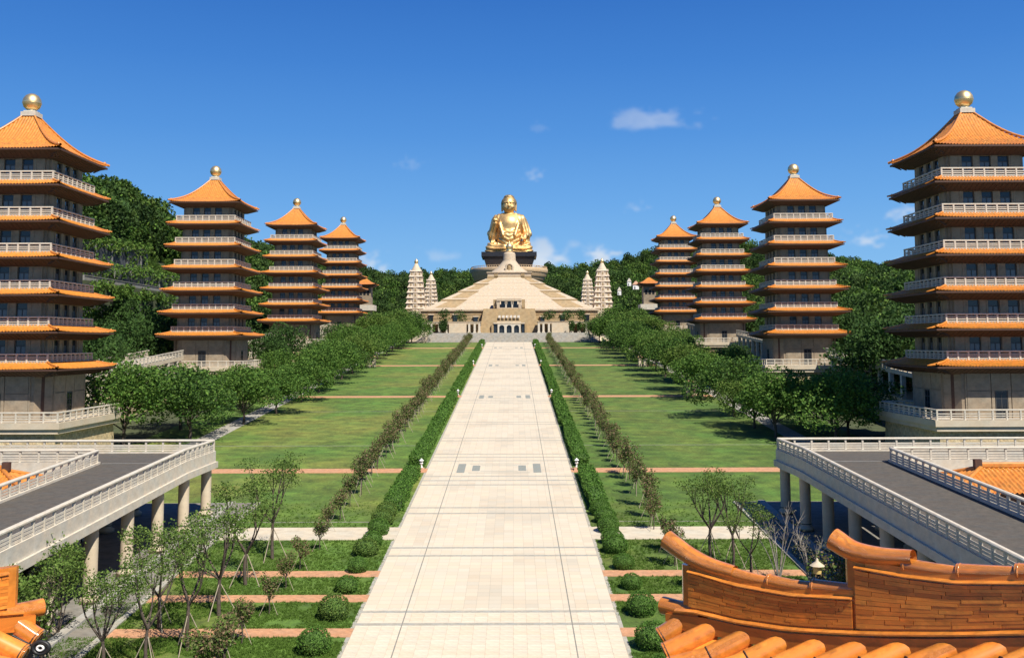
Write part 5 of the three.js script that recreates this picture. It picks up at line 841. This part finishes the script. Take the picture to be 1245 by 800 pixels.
// clipped hedges and round bushes beside the paving
{
  const r = rnd0(61);
  // leafy skin over a body: n leaves lying near the surface given by f(u,v) -> point, normal
  const skin = (n, f, size, cols) => { const pos = [], col = []; for (let i = 0; i < n; i++) { const [p, nm] = f(), s = size * (0.6 + 0.8 * r()), t = v3(r() - 0.5, r() - 0.5, r() - 0.5).normalize().addScaledVector(nm, 0.5).normalize(), b = v3(r() - 0.5, r() - 0.5, r() - 0.5).cross(t).normalize(), c = cols[Math.floor(r() * cols.length)], m = 0.7 + r() * 0.6; p.addScaledVector(nm, (r() - 0.45) * size * 1.6);
    const q = [p.clone().addScaledVector(t, -s / 2), p.clone().addScaledVector(b, s * 0.36), p.clone().addScaledVector(t, s / 2), p.clone().addScaledVector(b, -s * 0.36)]; for (const k of [0, 1, 2, 0, 2, 3]) { pos.push(q[k].x, q[k].y, q[k].z); col.push(c[0] * m, c[1] * m, c[2] * m); } }
    const g = new THREE.BufferGeometry(); g.setAttribute('position', new THREE.Float32BufferAttribute(pos, 3)); g.setAttribute('color', new THREE.Float32BufferAttribute(col, 3)); g.computeVertexNormals(); return g; };
  const core = std({ color: rgb(0.07, 0.135, 0.025), roughness: 1 });
  const round = [0, 1, 2, 3].map(k => { const o = thing('round_bush', 'clipped round green bush beside the paved avenue', 'bush', [0, 0, 0], 0, 'round bushes beside the avenue'), sq = 0.8 + 0.1 * r();
    const S = () => { const a = r() * 6.283, c = r() * 1.7 - 0.7, q = Math.sqrt(Math.max(0, 1 - c * c)), bump = 0.92 + 0.16 * vnoise(Math.cos(a) * 2.2 + k * 9 + 10, c * 2.2 + Math.sin(a) * 2.2 + 10); return [v3(Math.cos(a) * q * bump, 0.62 + c * sq * bump, Math.sin(a) * q * bump), v3(Math.cos(a) * q, c, Math.sin(a) * q)]; };
    part('inner_growth', new THREE.IcosahedronGeometry(0.84, 2).scale(1, 0.82, 1).translate(0, 0.6, 0), core, o); part('leaves', skin(3000, S, 0.1, k === 2 ? OLIVE : HEDGE), M.leaf, o); return o; });
  let n = 0; const cnt = {};
  for (const s of [-1, 1]) for (const [d, w] of [[51.2, 0.7], [55.3, 0.93], [60.8, 0.88], [65.9, 0.68], [70.4, 0.68], [74.6, 0.84], [77.2, 0.76], [80.6, 0.86], [83.8, 0.86], [86.6, 0.86]]) {
    const k = Math.floor(r() * 4), sc = w * (0.94 + 0.12 * r()), pos = ground(s * (9.25 + (r() - 0.5) * 0.3), d + (s > 0 ? 0.6 : 0)); let o; if (n < 4) { o = round[n++]; o.position.set(...pos); } else o = copyOf(round[k], pos, r() * 6.28); o.scale.set(sc, sc * (0.92 + 0.16 * r()), sc * 1.05);
    cnt[s] = (cnt[s] || 0) + 1; o.userData.label = `clipped round green bush, ${nth(cnt[s])} from the pavilion roofs beside the avenue, ${sideOf(s)}`;
  }
  for (const s of [-1, 1]) [[88.4, 105.2], [109.8, 140.5], [141.3, 175], [180, 209], [209.8, 242], [248, 276], [276.8, 308.5], [315, 341]].forEach(([a, b], i) => {
    const o = thing('clipped_hedge', `clipped green hedge along the avenue, ${['first', 'second', 'third', 'fourth', 'fifth', 'sixth', 'seventh', 'last'][i]} stretch from the round bushes, ${s < 0 ? 'on the sunlit-ramp side' : 'on the shaded-ramp side'}`, 'hedge', [0, 0, 0], 0, 'clipped hedges along the avenue'), w = 0.7, h = 1.1, xc = s * 9.1, L = b - a;
    part('inner_growth', join([slab(xc - w + 0.12, xc + w - 0.12, a + 0.1, b - 0.1, 0, h - 0.12)]), core, o);
    const wob = (q, e) => (fbm(q * 0.35 + e * 7 + s * 30, e, 3) - 0.5) * 0.42;
    const S = () => { const f = r(), d = a + r() * L, g0 = groundY(d); if (f < 0.4) { const x = (r() * 2 - 1) * w; return [v3(xc + x, g0 + h + wob(d, 1) - 0.16 * Math.pow(Math.abs(x) / w, 4), -d), v3(0, 1, 0)]; } if (f < 0.96) { const e = r() < 0.5 ? -1 : 1; return [v3(xc + e * (w + wob(d, 2 + e)), g0 + r() * h, -d), v3(e, 0.1, 0)]; } const e = r() < 0.65 ? a : b; return [v3(xc + (r() * 2 - 1) * w, groundY(e) + r() * h, -e), v3(0, 0, e === a ? 1 : -1)]; };
    part('leaves', skin(Math.round(L * (i < 2 ? 330 : i < 5 ? 220 : 130)), S, i < 2 ? 0.16 : 0.22, HEDGE), M.leaf, o);
  });
}
// bushes on the hall's terrace
{
  const r = rnd0(91);
  for (const [u, v, w, h] of [[539, 393, 4.2, 5.0], [560, 393, 5.2, 5.6], [667, 393, 4.6, 4.6], [690, 393, 5.0, 5.2], [705, 393, 4.2, 4.4], [536, 405, 2.2, 4.4], [541, 405, 1.6, 5], [695, 405, 2.0, 4.2], [704, 405, 1.6, 4.4]]) {
    const d = v > 400 ? 358.5 : 369.4, p = P(u, v, d), y0 = 23.9, high = v < 400, which = nth(high ? [539, 560, 667, 690, 705].indexOf(u) + 1 : [536, 541, 695, 704].indexOf(u) + 1); const o = thing('terrace_bush', high ? `dark bush above the white colonnades before the hall, ${which} from the terraced-hill end` : `narrow dark shrub before the white colonnades, ${which} from the terraced-hill end`, 'bush', [p.x, y0, -d], 0, high ? 'bushes above the colonnades' : 'shrubs at the colonnades'), c = [];
    const top = high ? 8.8 : h; for (let i = 0; i < 8; i++) c.push([(r() - 0.5) * w * 0.6, top - h * (0.2 + 0.45 * r()), (r() - 0.5) * w * 0.5, w * 0.36, h * 0.3, w * 0.3]);
    part('stem', join([limb([v3(0, 0, 0), v3(0.1, top * 0.4, 0), v3(0, top * 0.8, 0)], 0.16, 0.06, 5)]), M.bark, o); part('leaves', foliage(r, c, 500, 0.5, DARK, 0.4), M.leaf, o);
  }
}
// ---------------------------------------------------------------- woods on the hills (a mass nobody could count)
{
  const r = rnd0(600), kinds = [0, 1, 2, 3].map(k => { const q = rnd0(700 + k), c = []; for (let i = 0; i < 11; i++) { const a = q() * 6.28, s = q() * 2.6; c.push([Math.cos(a) * s, 4.2 + q() * 4.4 - s * 0.5, Math.sin(a) * s, 1.5 + q() * 0.9, 1.2 + q() * 0.9, 1.5 + q() * 0.9]); } c.push([0, 3.2, 0, 2.6, 2.6, 2.6]); return foliage(q, c, 750, 0.75, k === 1 ? GREEN : DARK.concat(k === 3 ? GREEN : []), 0.6); });
  const spots = [[], [], [], []], scrub = [];
  const add = (x, d, s) => { const y = terrain(x, d); spots[Math.floor(r() * 4)].push([x, y - 0.8, -d, s]); };
  for (let i = 0; i < 26000; i++) { const d = 455 + r() * 270, x = (r() * 2 - 1) * (d * 0.62); if (Math.abs(x) < 34 && d < 570) continue; if (x < -62 && d < 520 && r() < 0.5) continue; if (r() < 0.5) add(x, d, 0.85 + r() * 0.6); }
  for (let i = 0; i < 5200; i++) { const d = 185 + r() * 330, x = -66 - r() * 62; const wall = d < 300 && x > -93 && x < -70; if (wall) { if (r() < 0.6) scrub.push([x, d, 0.16 + r() * 0.2]); continue; } if (x > -70 && d < 330) continue; add(x, d, wall ? 0.35 + r() * 0.2 : 0.7 + r() * 0.55); }
  for (let i = 0; i < 5200; i++) { const d = 165 + r() * 320, x = 72 + r() * (40 + d * 0.45); add(x, d, 0.75 + r() * 0.55); }
  for (let i = 0; i < 500; i++) { const d = 345 + r() * 110, x = (r() < 0.5 ? -1 : 1) * (47 + r() * 30); add(x, d, 0.7 + r() * 0.4); }
  for (let i = 0; i < 900; i++) scrub.push([-70 - r() * 24, 170 + r() * 130, 0.14 + r() * 0.16]);
  for (const [x, d, s] of scrub) spots[1].push([x, terrain(x, d) - 0.3, -d, s]);
  // along the skyline
  for (let i = 0; i < 420; i++) { const x = -430 + 860 * i / 420 + r() * 2; add(x, FAR - 4 + r() * 10, 0.7 + r() * 0.75); }
  const m = new THREE.Matrix4(), q = new THREE.Quaternion(), up = v3(0, 1, 0), col = new THREE.Color();
  spots.forEach((list, k) => { const im = new THREE.InstancedMesh(kinds[k], M.leaf, list.length); list.forEach(([x, y, z, s], i) => { m.compose(v3(x, y, z), q.setFromAxisAngle(up, r() * 6.28), v3(s, s * (0.85 + r() * 0.4), s)); im.setMatrixAt(i, m); const b = 0.58 + r() * 0.5; im.setColorAt(i, col.setRGB(b * (0.95 + 0.2 * r()), b, b * (0.85 + 0.3 * r()))); }); im.name = numbered('forest'); im.userData = { kind: 'stuff', label: ['dense dark wood covering the hills', 'lighter green trees mixed through the hill woods', 'deep green wood on the hillsides', 'mixed green wood on the hillsides'][k], category: 'forest' }; shade(im); scene.add(im); });
}
// retaining walls and road on the terraced hill
{
  const wall = (x0, x1, d0, d1, ya, yb, h, label) => { const o = thing('retaining_wall', label, 'wall', [0, 0, 0], 0, 'retaining walls on the hill'); const g = polys([[x0, ya - h - 14, -d0], [x1, yb - h - 14, -d1], [x1, yb, -d1], [x0, ya, -d0], [x0 - 1.2, ya - h - 14, -d0], [x1 - 1.2, yb - h - 14, -d1], [x1 - 1.2, yb, -d1], [x0 - 1.2, ya, -d0]], [[0, 1, 2, 3], [3, 2, 6, 7], [4, 7, 6, 5], [0, 3, 7, 4], [1, 5, 6, 2]]); part('face', join([g]), M.slate, o);
    for (let d = d0 + 1; d < d1; d += 9) { const f = (d - d0) / (d1 - d0), x = lerp(x0, x1, f), y = lerp(ya, yb, f); part('rib', join([bx(x + 0.1, y - h / 2 - 0.6, -d, 0.3, h + 1.4, 0.3)]), M.concrete, o); }
    const r = rnd0(Math.round(d0 + x0)), c = []; for (let d = d0; d < d1; d += 1.3) { const f = (d - d0) / (d1 - d0); c.push([lerp(x0, x1, f) + 0.2, lerp(ya, yb, f) + 0.4 - r() * 0.8, -d, 1.1, 0.9 + r() * 1.3, 1.1]); if (r() < 0.6) c.push([lerp(x0, x1, f) + 0.5, lerp(ya, yb, f) - h * (0.3 + 0.6 * r()), -d, 0.5, 1.2, 0.7]); c.push([lerp(x0, x1, f) + 1.6 + r(), lerp(ya, yb, f) - h - 1 - 5 * r(), -d, 1.6, 1.5, 1.4]); } part('climbing_plants', foliage(r, c, 8000, 0.55, LIME.concat(GREEN), 0.2), M.leaf, o); };
  wall(-85.5, -87, 178, 238, P(110, 282, 178).y, P(182, 302, 238).y, 5.0, 'upper dark retaining wall with climbing plants on the hill'); wall(-79, -81, 172, 262, P(105, 318, 172).y, P(240, 338, 262).y, 3.6, 'lower dark retaining wall with climbing plants on the hill');
  const o = thing('road_parapet', 'pale concrete road parapet below the retaining walls on the hill', 'wall'); const a = P(100, 336, 172), b = P(205, 353, 225); part('parapet', join([bar(a, b, 0.4, 0.8)]), M.concrete, o); part('coping', join([bar(a.clone().add(v3(0, 0.46, 0)), b.clone().add(v3(0, 0.46, 0)), 0.6, 0.12)]), M.concrete, o); part('footing', join([bar(a.clone().add(v3(0.1, -2.4, 0)), b.clone().add(v3(0.1, -2.4, 0)), 0.6, 4)]), M.earth, o); { const r = rnd0(77), c = []; for (let i = 0; i < 60; i++) { const p = a.clone().lerp(b, r()); c.push([p.x + 0.8, p.y - 0.7 - 2.6 * r(), p.z, 1.0, 0.9, 1.1]); } part('verge_plants', foliage(r, c, 3600, 0.5, LIME.concat(GREEN), 0.2), M.leaf, o); }
}
// houses on the far hillside
[[773, 349, 440, 2.6, 'tiny white house with red roof on the far wooded hillside', 1], [765, 345, 470, 1.8, 'tiny pale hut among trees on the far hillside, upper one', 0], [753, 356, 455, 1.6, 'tiny pale hut among trees on the far hillside, lower one', 0]].forEach(([u, v, d, w, label, red]) => {
  const p = P(u, v, d), o = thing('hillside_house', label, 'house', [p.x, p.y, -d]); part('wall', join([bx(0, -0.2, 0, w, 2.2, w * 0.8)]), M.white, o); part('roof', join([frustum(w * 0.6, w * 0.12, 0.8, 2.4, w * 0.5, w * 0.4)]), red ? M.pinkstone : M.rail, o); part('window', join([bx(-w * 0.2, -0.6, w * 0.41, w * 0.18, 1.1, 0.1)]), M.glass, o);
});
// ---------------------------------------------------------------- small things
function stoneFigure(x, d, label) { const o = thing('stone_lantern', label, 'lantern', ground(x, d), 0, 'small white lanterns at the cross paths'); part('block', join([bx(0, 0.2, 0, 0.8, 0.42, 0.8)]), M.pinkstone, o); part('shaft', metres(lathe([[0.01, 0.4], [0.26, 0.4], [0.2, 0.55], [0.12, 0.7], [0.12, 0.95], [0.26, 1.05], [0.26, 1.12], [0.01, 1.12]], 12)), M.white, o); const l = part('light_box', join([cyl(0, 1.3, 0, 0.2, 0.2, 0.34, 8)]), M.white, o); for (let k = 0; k < 4; k++) part('opening', join([turned(bx(0, 1.3, 0.2, 0.16, 0.22, 0.02), k)]), M.black, l); part('cap', metres(lathe([[0.36, 1.46], [0.34, 1.52], [0.12, 1.68], [0.08, 1.78], [0.01, 1.82]], 8)), M.white, o); o.scale.setScalar(0.72); return o; }
for (const s of [-1, 1]) for (const [i, d] of [[0, 107.6], [1, 177.5], [2, 245], [3, 312]]) stoneFigure(s * 8.35, d, `small white stone lantern on a pink block, at the ${['first', 'second', 'third', 'fourth'][i]} long cross path, ${s < 0 ? 'sunlit-ramp side' : 'shaded-ramp side'}`);
// pairs of posts where the cross paths meet the tree rows
for (const [u, v] of [[834, 480], [843, 480], [449, 446], [455, 445], [777, 446], [783, 446]]) { const [x, d] = px(u, v), o = thing('gate_post', `pink-capped stone gate post, ${u === 834 || u === 455 || u === 777 ? 'lawn-side' : 'tree-side'} of its pair, ${v > 460 ? 'second' : 'third'} cross path, ${sideOf(u - 624)}`, 'post', ground(x, d), 0, v > 460 ? 'gate posts at the second cross path' : 'gate posts at the third cross path'); part('shaft', join([cbox(0, 0, 0, 0.8, 0.8, 2.3, 0.06).rotateX(Math.PI / 2).translate(0, 1.15, 0)]), M.cream, o); part('cap', join([frustum(0.58, 0.2, 2.3, 2.75), bx(0, 2.26, 0, 1.1, 0.12, 1.1)]), M.pinkstone, o); }
// garden lantern behind the near roof
{ const [x, d] = px(984, 712), o = thing('garden_lantern', 'small yellow garden lantern with pale peaked cap beside the bare bushes', 'lantern', ground(x, d)); part('pole', join([cyl(0, 0.6, 0, 0.06, 0.05, 1.2, 8)]), M.black, o); part('light_box', join([cyl(0, 1.42, 0, 0.26, 0.3, 0.5, 8)]), std({ color: rgb(0.62, 0.45, 0.16), roughness: 0.6 }), o); part('cap', metres(lathe([[0.5, 1.66], [0.3, 1.8], [0.1, 1.95], [0.07, 2.1], [0.01, 2.15]], 8)), M.cream, o); }
// floodlight hanging under the eave of the near pavilion roof
{ const p = P(47, 786, 9.6), o = thing('floodlight', 'round black floodlight under the near pavilion roof eave', 'floodlight', p); part('housing', new THREE.TorusGeometry(0.075, 0.022, 8, 24).scale(1, 0.75, 1), M.black, o); part('lens', join([new THREE.CylinderGeometry(0.07, 0.055, 0.05, 20).rotateX(Math.PI / 2).scale(1, 0.75, 1).translate(0, 0, -0.02)]), M.glass, o); part('bulb', join([new THREE.TorusGeometry(0.03, 0.012, 6, 16).scale(1, 0.75, 1).translate(0, 0, 0.015)]), M.white, o); part('bracket', join([limb([v3(-0.06, 0.0, -0.03), v3(-0.14, 0.02, -0.05), v3(-0.3, 0.1, -0.05)], 0.012, 0.012, 5)]), M.black, o); }

renderer.render(scene, camera);
